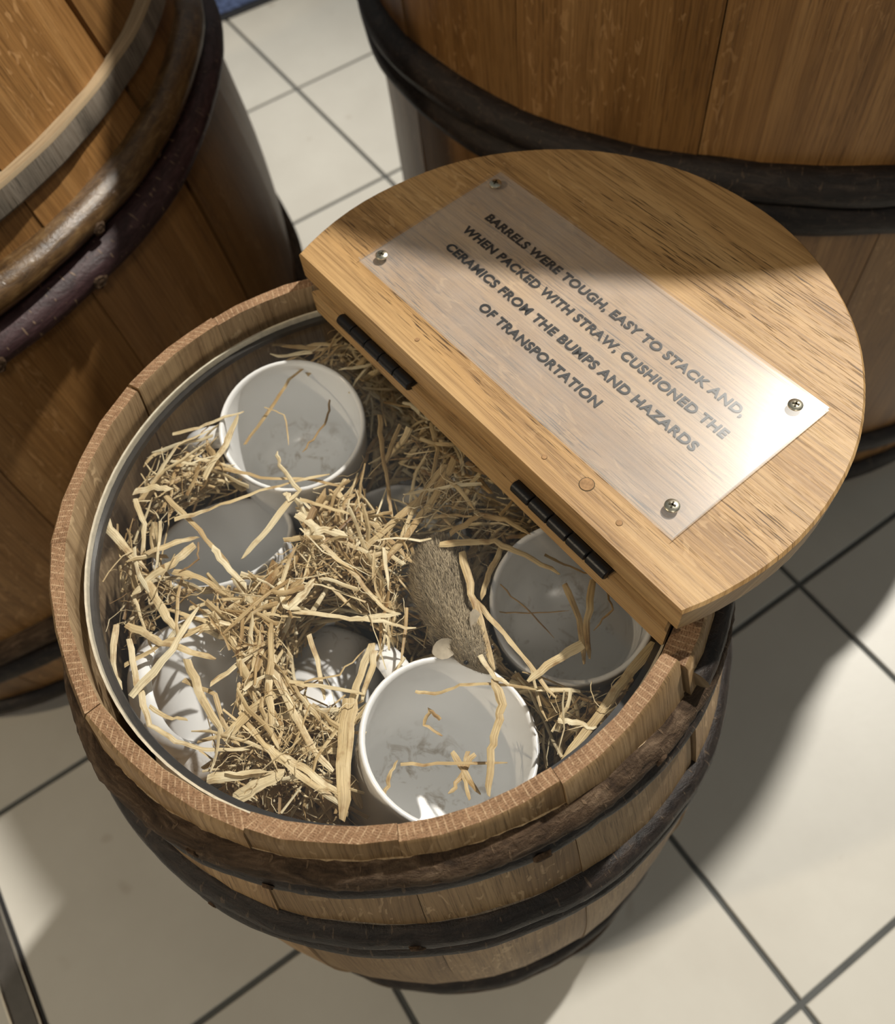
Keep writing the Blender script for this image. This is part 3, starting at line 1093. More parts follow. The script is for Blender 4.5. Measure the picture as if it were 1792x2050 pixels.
# ------------------------------------------------------------------ clear cover
cov = empty('clear_cover', (AX[0], AX[1], 0.5365))
tag(cov, 'round clear acrylic disc set inside the front barrel over the straw and mugs', 'cover')
CR = 0.1530
K = 96
vs, fs = [], []
for (r, z) in ((CR, 0.5370), (CR, 0.5405), (CR - 0.0005, 0.5410)):
    for k in range(K):
        t = 2 * PI * k / K
        vs.append((AX[0] + r * math.cos(t), AX[1] + r * math.sin(t), z))
for i in range(2):
    for k in range(K):
        fs.append((i * K + k, i * K + (k + 1) % K, (i + 1) * K + (k + 1) % K, (i + 1) * K + k))
fs += [tuple(range(K - 1, -1, -1)), tuple(range(2 * K, 3 * K))]
mesh_obj('disc', vs, fs, M_ACRYL, cov, angle=40)


def ring(name, r0, r1, z0, z1, mat, parent, K=96):
    vs, fs = [], []
    for (r, z) in ((r0, z0), (r1, z0), (r1, z1), (r0, z1)):
        for k in range(K):
            t = 2 * PI * k / K
            vs.append((AX[0] + r * math.cos(t), AX[1] + r * math.sin(t), z))
    for i in range(4):
        i2 = (i + 1) % 4
        for k in range(K):
            fs.append((i * K + k, i * K + (k + 1) % K, i2 * K + (k + 1) % K, i2 * K + k))
    return mesh_obj(name, vs, fs, mat, parent, angle=30)


ring('edge_highlight', CR + 0.0001, CR + 0.0012, 0.5372, 0.5412, M_EDGE, cov)  # ring painting the highlight on the disc edge
ring('edge_reflection_ring', CR - 0.0030, CR + 0.0010, 0.5335, 0.5368, M_EDGE_REFL, cov)  # added dark ring in place of the disc edge's reflection

# ------------------------------------------------------------------ mugs
MUG_R, MUG_H, WALL = 0.0425, 0.088, 0.0034


def mug_meshes():
    prof = [(0.0, 0.0015), (0.030, 0.0015), (0.0335, 0.0), (0.0365, 0.0012), (0.0395, 0.006), (0.0408, 0.018), (0.0414, 0.045), (0.0424, 0.082),
            (0.0425, 0.0865), (0.0420, 0.0878), (0.0410, 0.0880), (0.0399, 0.0874), (0.0393, 0.085), (0.0384, 0.050), (0.0374, 0.026), (0.0345, 0.013), (0.027, 0.0072), (0.014, 0.0056), (0.0, 0.0054)]
    K = 56
    vs, fs, rows = [], [], []
    for (r, z) in prof:
        if r == 0:
            rows.append([len(vs)])
            vs.append((0, 0, z))
        else:
            rows.append(list(range(len(vs), len(vs) + K)))
            for k in range(K):
                t = 2 * PI * k / K
                vs.append((r * math.cos(t), r * math.sin(t), z))
    for a, b in zip(rows[:-1], rows[1:]):
        for k in range(K):
            k2 = (k + 1) % K
            if len(a) == 1:
                fs.append((a[0], b[k2], b[k]))
            elif len(b) == 1:
                fs.append((a[k], a[k2], b[0]))
            else:
                fs.append((a[k], a[k2], b[k2], b[k]))
    # handle: strap swept on a C
    hv, hf = [], []
    n, J = 22, 10
    for i in range(n + 1):
        t = -PI / 2 + PI * i / n
        cx = 0.0395 + 0.029 * (max(0, math.cos(t)) ** 0.75)
        cz = 0.046 + 0.0285 * math.sin(t)
        tx, tz = -0.029 * math.sin(t), 0.0285 * math.cos(t)
        ln = math.hypot(tx, tz)
        nx, nzv = tz / ln, -tx / ln
        for j in range(J):
            p = 2 * PI * j / J
            wy, th = 0.0075 * math.cos(p), 0.0038 * math.sin(p)
            hv.append((cx + nx * th, wy, cz + nzv * th))
    for i in range(n):
        for j in range(J):
            hf.append((i * J + j, i * J + (j + 1) % J, (i + 1) * J + (j + 1) % J, (i + 1) * J + j))
    hf += [tuple(range(J - 1, -1, -1)), tuple(range(n * J, n * J + J))]
    return (vs, fs), (hv, hf)


(mv, mf), (hv, hf) = mug_meshes()
mug_frames = []          # (inverse matrix, scale) for keeping straw out
body_mesh = handle_mesh = None


def mug(label, rim, normal, handle_dir, scale=1.0, hide=True):
    """rim: centre of the opening; normal: direction the opening faces; handle_dir: world direction of the handle"""
    global body_mesh, handle_mesh
    n = Vector(normal).normalized()
    hd = Vector(handle_dir)
    hd = (hd - n * hd.dot(n)).normalized()
    y = n.cross(hd)
    base = Vector(rim) - n * MUG_H * scale
    mw = Matrix((hd, y, n)).transposed().to_4x4()
    mw.translation = base
    mw = mw @ Matrix.Scale(scale, 4)
    r = empty('mug', None, mw)
    tag(r, label, 'mug', 'white mugs packed in the front barrel')
    if body_mesh is None:
        b = mesh_obj('body', mv, mf, M_MUG, r, world_coords=False, angle=60)
        h_ = mesh_obj('handle', hv, hf, M_MUG, r, world_coords=False, angle=60)
        body_mesh, handle_mesh = b.data, h_.data
    else:
        for nm, md in (('body', body_mesh), ('handle', handle_mesh)):
            o = bpy.data.objects.new(nm, md)
            C.objects.link(o)
            o.parent = r
    mug_frames.append(np.array(mw.inverted()))
    return r


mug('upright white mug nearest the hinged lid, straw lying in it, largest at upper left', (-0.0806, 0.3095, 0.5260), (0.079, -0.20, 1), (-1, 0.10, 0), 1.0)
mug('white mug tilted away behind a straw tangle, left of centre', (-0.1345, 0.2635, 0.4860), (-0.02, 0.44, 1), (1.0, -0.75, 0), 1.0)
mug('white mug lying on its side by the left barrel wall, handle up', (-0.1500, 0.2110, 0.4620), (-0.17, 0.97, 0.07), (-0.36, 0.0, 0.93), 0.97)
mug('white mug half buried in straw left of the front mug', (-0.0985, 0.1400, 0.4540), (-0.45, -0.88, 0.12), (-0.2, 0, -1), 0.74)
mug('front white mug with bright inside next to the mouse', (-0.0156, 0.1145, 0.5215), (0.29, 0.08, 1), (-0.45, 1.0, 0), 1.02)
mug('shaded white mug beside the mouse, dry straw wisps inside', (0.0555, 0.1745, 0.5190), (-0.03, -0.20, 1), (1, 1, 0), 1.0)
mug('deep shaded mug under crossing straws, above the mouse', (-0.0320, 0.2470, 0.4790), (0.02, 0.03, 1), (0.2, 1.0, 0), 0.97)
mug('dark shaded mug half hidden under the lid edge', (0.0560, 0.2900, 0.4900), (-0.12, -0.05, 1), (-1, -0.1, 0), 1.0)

# ------------------------------------------------------------------ mouse
def loft(rings, K=18):
    """rings: (centre, direction, half width, half height)"""
    vs, fs = [], []
    for (c, d, w, h_) in rings:
        d = Vector(d).normalized()
        side = d.cross(Vector((0, 0, 1))).normalized()
        upv = side.cross(d)
        for k in range(K):
            t = 2 * PI * k / K
            v = Vector(c) + side * w * math.cos(t) + upv * h_ * math.sin(t)
            vs.append(tuple(v))
    n = len(rings)
    for i in range(n - 1):
        for k in range(K):
            fs.append((i * K + k, i * K + (k + 1) % K, (i + 1) * K + (k + 1) % K, (i + 1) * K + k))
    fs += [tuple(range(K - 1, -1, -1)), tuple(range((n - 1) * K, n * K))]
    return vs, fs


SP = [((-0.0065, 0.2230, 0.5130), 0.0030, 0.0030), ((-0.0070, 0.2185, 0.5145), 0.0090, 0.0085), ((-0.0078, 0.2110, 0.5160), 0.0138, 0.0120), ((-0.0088, 0.2020, 0.5165), 0.0158, 0.0138),
      ((-0.0092, 0.1930, 0.5162), 0.0156, 0.0138), ((-0.0085, 0.1840, 0.5170), 0.0140, 0.0128), ((-0.0066, 0.1755, 0.5185), 0.0118, 0.0115), ((-0.0044, 0.1690, 0.5205), 0.0100, 0.0100),
      ((-0.0028, 0.1640, 0.5235), 0.0102, 0.0095), ((-0.0008, 0.1585, 0.5252), 0.0102, 0.0090), ((0.0020, 0.1530, 0.5254), 0.0088, 0.0076), ((0.0054, 0.1478, 0.5250), 0.0060, 0.0054),
      ((0.0084, 0.1440, 0.5246), 0.0036, 0.0034), ((0.0098, 0.1422, 0.5244), 0.0016, 0.0016)]
rings = []
for i, (c, w, h_) in enumerate(SP):
    a = Vector(SP[max(0, i - 1)][0])
    b = Vector(SP[min(len(SP) - 1, i + 1)][0])
    rings.append((c, b - a, w, h_))
vs, fs = loft(rings)


def limb(pts):
    global vs, fs
    rr = []
    for i, (c, r_) in enumerate(pts):
        a = Vector(pts[max(0, i - 1)][0])
        b = Vector(pts[min(len(pts) - 1, i + 1)][0])
        rr.append((c, b - a, r_, r_))
    v2, f2 = loft(rr, 10)
    o = len(vs)
    vs += v2
    fs += [tuple(k + o for k in f) for f in f2]


limb([((-0.019, 0.198, 0.513), 0.0050), ((-0.0245, 0.195, 0.509), 0.0036), ((-0.0275, 0.1965, 0.507), 0.0018), ((-0.0300, 0.1925, 0.5065), 0.0013), ((-0.0315, 0.1885, 0.506), 0.0008)])
limb([((0.002, 0.198, 0.512), 0.0050), ((0.0075, 0.195, 0.507), 0.0034), ((0.010, 0.190, 0.505), 0.0014)])
limb([((-0.013, 0.174, 0.514), 0.0036), ((-0.017, 0.171, 0.509), 0.0024), ((-0.018, 0.167, 0.507), 0.0012)])
limb([((0.003, 0.171, 0.515), 0.0036), ((0.007, 0.168, 0.510), 0.0024), ((0.009, 0.164, 0.508), 0.0012)])
limb([((-0.0065, 0.2215, 0.5135), 0.0026), ((-0.004, 0.231, 0.509), 0.0019), ((0.004, 0.240, 0.505), 0.0016), ((0.016, 0.246, 0.502), 0.0013), ((0.030, 0.247, 0.500), 0.0010), ((0.042, 0.243, 0.498), 0.0006)])
mroot = empty('mouse', (-0.008, 0.19, 0.5025))
tag(mroot, 'small tan-grey furry mouse lying in the straw, head against the front mug', 'mouse')
tmp = mesh_obj('tmp_mouse', vs, fs, M_MSKIN)
rm = tmp.modifiers.new('r', 'REMESH')
rm.mode = 'VOXEL'
rm.voxel_size = 0.0009
sm_ = tmp.modifiers.new('s', 'SMOOTH')
sm_.iterations = 5
bpy.context.view_layer.update()
ev = tmp.evaluated_get(bpy.context.evaluated_depsgraph_get())
me = bpy.data.meshes.new_from_object(ev)
bpy.data.objects.remove(tmp, do_unlink=True)
me.name = 'body'
off = root_loc(mroot)
mco = np.array([v.co[:] for v in me.vertices])
mno = np.array([v.normal[:] for v in me.vertices])
for v in me.vertices:
    v.co -= off
me.shade_smooth()
bo = bpy.data.objects.new('body', me)
C.objects.link(bo)
bo.parent = mroot
me.materials.clear()
me.materials.append(M_MSKIN)


def ear(base, tip, face, w, name='ear'):
    base, tip, face = Vector(base), Vector(tip), Vector(face).normalized()
    ax_ = (tip - base)
    L_ = ax_.length
    ax_.normalize()
    side = ax_.cross(face).normalized()
    fc = side.cross(ax_)
    prof = [(0.0, 0.45), (0.2, 0.85), (0.45, 1.0), (0.7, 0.9), (0.9, 0.55), (1.0, 0.12)]
    vs, fs = [], []
    for layer in (0.00035, -0.00035):
        for (t, ww) in prof:
            for s in (-1, -0.5, 0, 0.5, 1):
                cup = -0.0016 * (1 - s * s) * math.sin(PI * min(1, t + 0.15))
                vs.append(tuple(base + ax_ * (L_ * t) + side * (w * ww * s) + fc * (cup + layer)))
    n = len(prof) * 5
    for l_ in (0, 1):
        for i in range(len(prof) - 1):
            for j in range(4):
                p = l_ * n + i * 5 + j
                fs.append((p, p + 1, p + 6, p + 5) if l_ == 0 else (p + 5, p + 6, p + 1, p))
    border = [i * 5 for i in range(len(prof))] + [(len(prof) - 1) * 5 + j for j in range(1, 5)] + [i * 5 + 4 for i in range(len(prof) - 2, -1, -1)] + [j for j in (3, 2, 1)]
    for k in range(len(border)):
        a, b = border[k], border[(k + 1) % len(border)]
        fs.append((a, b, b + n, a + n))
    return mesh_obj(name, vs, fs, M_EAR, mroot, angle=60)


ear((0.0055, 0.1585, 0.5290), (0.0050, 0.1720, 0.5345), (0.75, -0.3, 0.6), 0.0050)
ear((-0.0068, 0.1570, 0.5300), (-0.0182, 0.1535, 0.5335), (0.1, -0.5, 0.85), 0.0050)
for (ex, ey, ez) in ((0.0105, 0.1530, 0.5290), (-0.0030, 0.1476, 0.5290)):
    ev_, ef_ = loft([((ex, ey - 0.0011 + 0.00044 * k, ez), (0, 1, 0), 0.0013 * math.sin(PI * (k + 0.35) / 5.7), 0.0013 * math.sin(PI * (k + 0.35) / 5.7)) for k in range(6)], 10)
    mesh_obj('eye', ev_, ef_, M_INK, mroot, angle=80)
# fur strands
r_ = np.random.default_rng(5)
keep = np.where((mco[:, 0] > -0.0245) & (mco[:, 1] < 0.2255) & (mco[:, 2] > 0.508))[0]
NF = 15000
idx = r_.choice(keep, NF)
P0 = mco[idx] + r_.normal(0, 0.0004, (NF, 3))
nn_ = mno[idx]
back = np.tile(np.array([-0.10, 1.0, -0.02]), (NF, 1)) + r_.normal(0, 0.22, (NF, 3))
back /= np.linalg.norm(back, axis=1)[:, None]
dirn = back * 0.85 + nn_ * 0.42
dirn /= np.linalg.norm(dirn, axis=1)[:, None]
head = np.clip((0.168 - P0[:, 1]) / 0.02, 0, 1)
ln = (0.0048 - 0.0030 * head) * r_.uniform(0.6, 1.15, NF)
wd = r_.uniform(0.00010, 0.00020, NF)
sd = np.cross(dirn, nn_)
sd /= np.linalg.norm(sd, axis=1)[:, None] + 1e-9
A_ = P0 - sd * wd[:, None] - nn_ * 0.0003
B_ = P0 + sd * wd[:, None] - nn_ * 0.0003
mid = P0 + dirn * (ln * 0.55)[:, None]
C_ = mid + sd * (wd * 0.7)[:, None]
D_ = mid - sd * (wd * 0.7)[:, None]
tipd = dirn - nn_ * 0.35
E_ = mid + tipd * (ln * 0.5)[:, None]
fv = np.stack([A_, B_, C_, D_, E_], 1).reshape(-1, 3) - np.array(off[:])
ff = []
for i in range(NF):
    q = 5 * i
    ff += [(q, q + 1, q + 2, q + 3), (q + 3, q + 2, q + 4)]
fm = bpy.data.meshes.new('fur')
fm.from_pydata(fv.tolist(), [], ff)
fm.materials.append(M_FUR)
att = fm.attributes.new('tint', 'FLOAT', 'POINT')
patch = np.array([nz(p[0] * 90, p[1] * 90, p[2] * 60) for p in P0]) * 0.22
t0 = np.clip(0.52 + patch + r_.normal(0, 0.20, NF), 0, 1)
tt = np.stack([t0 * 0.7, t0 * 0.7, t0, t0, np.clip(t0 + r_.choice([-0.35, 0.2], NF), 0, 1)], 1).ravel().astype(np.float32)
att.data.foreach_set('value', tt)
fo = bpy.data.objects.new('fur', fm)
C.objects.link(fo)
fo.parent = mroot
tag(fo, kind='stuff')

# ------------------------------------------------------------------ straw
SR = np.random.default_rng(11)
MF = np.array(mug_frames)


def blocked(P, strict=True, upto=1.0):
    """points inside a mug's volume, the mouse, the wall or the cover"""
    P = np.asarray(P)
    bad = (P[:, 2] > 0.5345) | (np.hypot(P[:, 0] - AX[0], P[:, 1] - AX[1]) > 0.150)
    if strict:
        h4 = np.c_[P, np.ones(len(P))]
        for Mi in MF:
            q = h4 @ Mi.T
            bad |= (np.hypot(q[:, 0], q[:, 1]) < 0.0435) & (q[:, 2] > -0.001) & (q[:, 2] < 0.112 * upto)
        # few straws lie over the mug on its side and the half-buried one
        bad |= (np.hypot((P[:, 0] + 0.145) / 0.030, (P[:, 1] - 0.160) / 0.034) < 1) & (P[:, 2] > 0.46)
        bad |= (np.hypot((P[:, 0] + 0.119) / 0.037, (P[:, 1] - 0.249) / 0.030) < 1) & (P[:, 2] > 0.46)
        _h = at(400, 895, 0.50)
        bad |= (np.hypot(P[:, 0] - _h.x, P[:, 1] - _h.y) < 0.013) & (P[:, 2] > 0.48)
        bad |= (np.hypot(P[:, 0] + 0.028, P[:, 1] - 0.262) < 0.015) & (P[:, 2] > 0.46)
        bad |= (np.hypot((P[:, 0] + 0.070) / 0.024, (P[:, 1] - 0.172) / 0.030) < 1) & (P[:, 2] > 0.46)
        t = np.clip((P[:, 1] - 0.145) / 0.075, 0, 1)
        cx = 0.008 - 0.017 * np.clip(t * 2.2, 0, 1)
        bad |= (np.abs(P[:, 0] - cx) < 0.008 + 0.010 * np.sin(PI * np.clip(t, 0.1, 0.9))) & (P[:, 1] > 0.142) & (P[:, 1] < 0.224) & (P[:, 2] > 0.500)
    return bad


def ribbon(pts, width, thick, roll, taper=0.75, fold=0.3, seed=0.0, tips=0.25):
    """a flattened straw along pts: closed section of six points, torn ends, uneven width"""
    pts = [Vector(p) for p in pts]
    n = len(pts)
    vs, fs, uv = [], [], []
    run = 0.0
    for i, p in enumerate(pts):
        d = (pts[min(n - 1, i + 1)] - pts[max(0, i - 1)])
        if d.length < 1e-9:
            d = Vector((1, 0, 0))
        d.normalize()
        if i:
            run += (p - pts[i - 1]).length
        side = d.cross(Vector((0, 0, 1)))
        if side.length < 1e-4:
            side = Vector((1, 0, 0))
        side.normalize()
        upv = side.cross(d)
        rl = roll[i] if hasattr(roll, '__len__') else roll
        s2 = side * math.cos(rl) + upv * math.sin(rl)
        u2 = upv * math.cos(rl) - side * math.sin(rl)
        w = width * 0.5 * (1 - (1 - taper) * (i / (n - 1))) * (1 + 0.22 * nz(seed, i * 0.9))
        if i == n - 1:
            w *= tips
        if i == 0:
            w *= min(1.0, tips + 0.4)
        skew = 0.5 * width * nz(seed + 3, 7.0)
        for (a, b) in ((-1, 0), (-0.45, 1), (0.45, 1), (1, 0), (0.45, -0.6 + fold), (-0.45, -0.6 + fold)):
            e = d * (skew * a) if i in (0, n - 1) else Vector((0, 0, 0))
            vs.append(tuple(p + s2 * (w * a) + u2 * (thick * b) + e))
            uv.append((w * a + seed * 0.37, run))
    for i in range(n - 1):
        for k in range(6):
            fs.append((i * 6 + k, i * 6 + (k + 1) % 6, (i + 1) * 6 + (k + 1) % 6, (i + 1) * 6 + k))
    fs += [(5, 4, 3, 2, 1, 0), tuple(range((n - 1) * 6, n * 6))]
    return vs, fs, uv


def straw_mesh(name, vs, fs, tint, uv, parent=None):
    me = bpy.data.meshes.new(name)
    me.from_pydata([tuple(v) for v in vs], [], fs)
    ul = me.uv_layers.new(name='UVMap')
    li = np.empty(len(me.loops), dtype=np.int32)
    me.loops.foreach_get('vertex_index', li)
    ul.data.foreach_set('uv', np.asarray(uv, dtype=np.float32)[li].ravel())
    me.materials.append(M_STRAW)
    at_ = me.attributes.new('tint', 'FLOAT', 'POINT')
    t = np.full(len(vs), tint, dtype=np.float32) if np.isscalar(tint) else np.asarray(tint, dtype=np.float32)
    at_.data.foreach_set('value', t)
    o = bpy.data.objects.new(name, me)
    C.objects.link(o)
    if parent:
        o.parent = parent
    return o


def random_straw(c, length, width, zslope, bend, kinks):
    a = SR.uniform(0, 2 * PI)
    d = Vector((math.cos(a), math.sin(a), SR.normal(0, zslope)))
    d.normalize()
    side = d.cross(Vector((0, 0, 1))).normalized()
    n = 5 + kinks
    pts = []
    p = Vector(c) - d * length / 2
    ang_ = 0.0
    for i in range(n):
        pts.append(p.copy())
        ang_ += SR.normal(0, bend)
        dd = d * math.cos(ang_) + side * math.sin(ang_)
        dd.z += SR.normal(0, 0.12)
        p = p + dd * (length / (n - 1))
    return pts


# clusters of straw seen in the photograph: (px, py, z, spread m, number)
CL = [(490, 1265, .524, .010, 90), (450, 1300, .522, .010, 60), (520, 1330, .520, .010, 60), (560, 1190, .515, .012, 90), (590, 1270, .515, .011, 90), (600, 1370, .505, .009, 90), (420, 965, .500, .017, 120), (350, 1010, .50, .022, 150), (300, 1130, .50, .018, 120), (470, 1000, .500, .016, 90),
      (640, 1100, .500, .018, 150), (720, 1150, .500, .016, 150), (640, 1200, .500, .017, 140), (550, 1240, .500, .015, 90), (740, 1220, .500, .012, 80), (700, 1060, .495, .016, 90),
      (590, 1340, .485, .016, 150), (600, 1450, .49, .018, 190), (520, 1510, .49, .020, 200), (620, 1560, .495, .018, 220), (420, 1450, .47, .015, 80),
      (450, 1560, .48, .014, 130), (680, 1500, .49, .016, 130), (330, 1380, .47, .012, 40), (280, 1240, .49, .012, 50),
      (640, 690, .50, .018, 170), (720, 720, .495, .016, 150), (800, 800, .485, .018, 190), (860, 880, .48, .016, 150), (760, 880, .47, .018, 120),
      (880, 980, .485, .018, 130), (950, 1040, .49, .016, 100), (980, 1120, .48, .014, 70), (1010, 1330, .495, .015, 120), (1090, 1420, .49, .016, 160),
      (1150, 1450, .48, .015, 130), (1010, 1250, .47, .012, 60), (820, 1080, .485, .016, 90), (660, 1010, .48, .016, 90)]
SV, SF, ST, SU = [], [], [], []


def add_stuff(pts, width, thick, tint):
    v2, f2, u2 = ribbon(pts, width, thick, SR.normal(0, 0.7), taper=SR.uniform(0.4, 1.0), seed=len(SV) * 0.013, tips=SR.uniform(0.1, 0.9))
    o = len(SV)
    SV.extend(v2)
    SU.extend(u2)
    SF.extend([tuple(k + o for k in f) for f in f2])
    ST.extend([min(1.0, max(0.0, tint + 0.10 * math.sin(len(SV) * 0.7 + q // 6))) for q in range(len(v2))])


for (px, py, z, sp, cnt) in CL:
    c0 = at(px, py, z)
    made, tries = 0, 0
    while made < cnt and tries < cnt * 7:
        tries += 1
        c = c0 + Vector((SR.normal(0, sp), SR.normal(0, sp), SR.normal(0, 0.014)))
        kind_ = SR.random()
        if kind_ < 0.26:
            L_, w_, bd, kk = SR.uniform(0.010, 0.03), SR.uniform(0.0003, 0.0007), 0.5, 3
        elif kind_ < 0.68:
            L_, w_, bd, kk = SR.uniform(0.016, 0.045), SR.uniform(0.0008, 0.0022), 0.16, 0
        else:
            L_, w_, bd, kk = SR.uniform(0.016, 0.035), SR.uniform(0.0022, 0.0052), 0.25, 1
        pts = random_straw(c, L_, w_, 0.30, bd, kk)
        P = np.array([p[:] for p in pts])
        if blocked(P).any():
            continue
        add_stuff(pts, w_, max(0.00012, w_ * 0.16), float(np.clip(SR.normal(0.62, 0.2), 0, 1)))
        made += 1
# wisps and long thin straws lying on top
made = tries = 0
WZ = [(430, 1000), (330, 1080), (520, 1220), (640, 1160), (700, 1220), (600, 1400), (520, 1520), (620, 1540), (400, 1480), (680, 1360), (740, 1120), (830, 1050), (900, 1000), (1080, 1400), (650, 720), (300, 1300), (460, 1350)]
while made < 420 and tries < 4000:
    tries += 1
    q = WZ[int(SR.integers(len(WZ)))]
    c = at(q[0] + SR.normal(0, 55), q[1] + SR.normal(0, 55), SR.uniform(0.514, 0.533))
    thin = SR.random() < 0.6
    L_ = SR.uniform(0.012, 0.03) if thin else SR.uniform(0.02, 0.05)
    w_ = SR.uniform(0.00025, 0.0006) if thin else SR.uniform(0.0009, 0.0030)
    pts = random_straw(c, L_, w_, 0.10, 0.55 if thin else 0.12, 4 if thin else 1)
    P = np.array([p[:] for p in pts])
    if ((P[:, 2] > 0.5345) | (np.hypot(P[:, 0] - AX[0], P[:, 1] - AX[1]) > 0.149)).any():
        continue
    if blocked(P).mean() > (0.0 if thin else 0.4):
        continue
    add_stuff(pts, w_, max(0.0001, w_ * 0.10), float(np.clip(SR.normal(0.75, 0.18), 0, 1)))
    made += 1
# deeper bed filling the barrel between the mugs
made = tries = 0
while made < 4200 and tries < 26000:
    tries += 1
    rr, a = 0.150 * math.sqrt(SR.random()), SR.uniform(0, 2 * PI)
    c = Vector((AX[0] + rr * math.cos(a), AX[1] + rr * math.sin(a), SR.uniform(0.395, 0.475)))
    L_, w_ = SR.uniform(0.018, 0.05), SR.uniform(0.0007, 0.0035)
    pts = random_straw(c, L_, w_, 0.22, 0.14, 0)
    P = np.array([p[:] for p in pts])
    if blocked(P).any():
        continue
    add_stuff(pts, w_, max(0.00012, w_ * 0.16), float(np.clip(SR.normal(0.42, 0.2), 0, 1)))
    made += 1
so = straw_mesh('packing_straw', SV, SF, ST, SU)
tag(so, 'tangled bed of dry chopped straw filling the front barrel around the mugs', 'straw', kind='stuff')

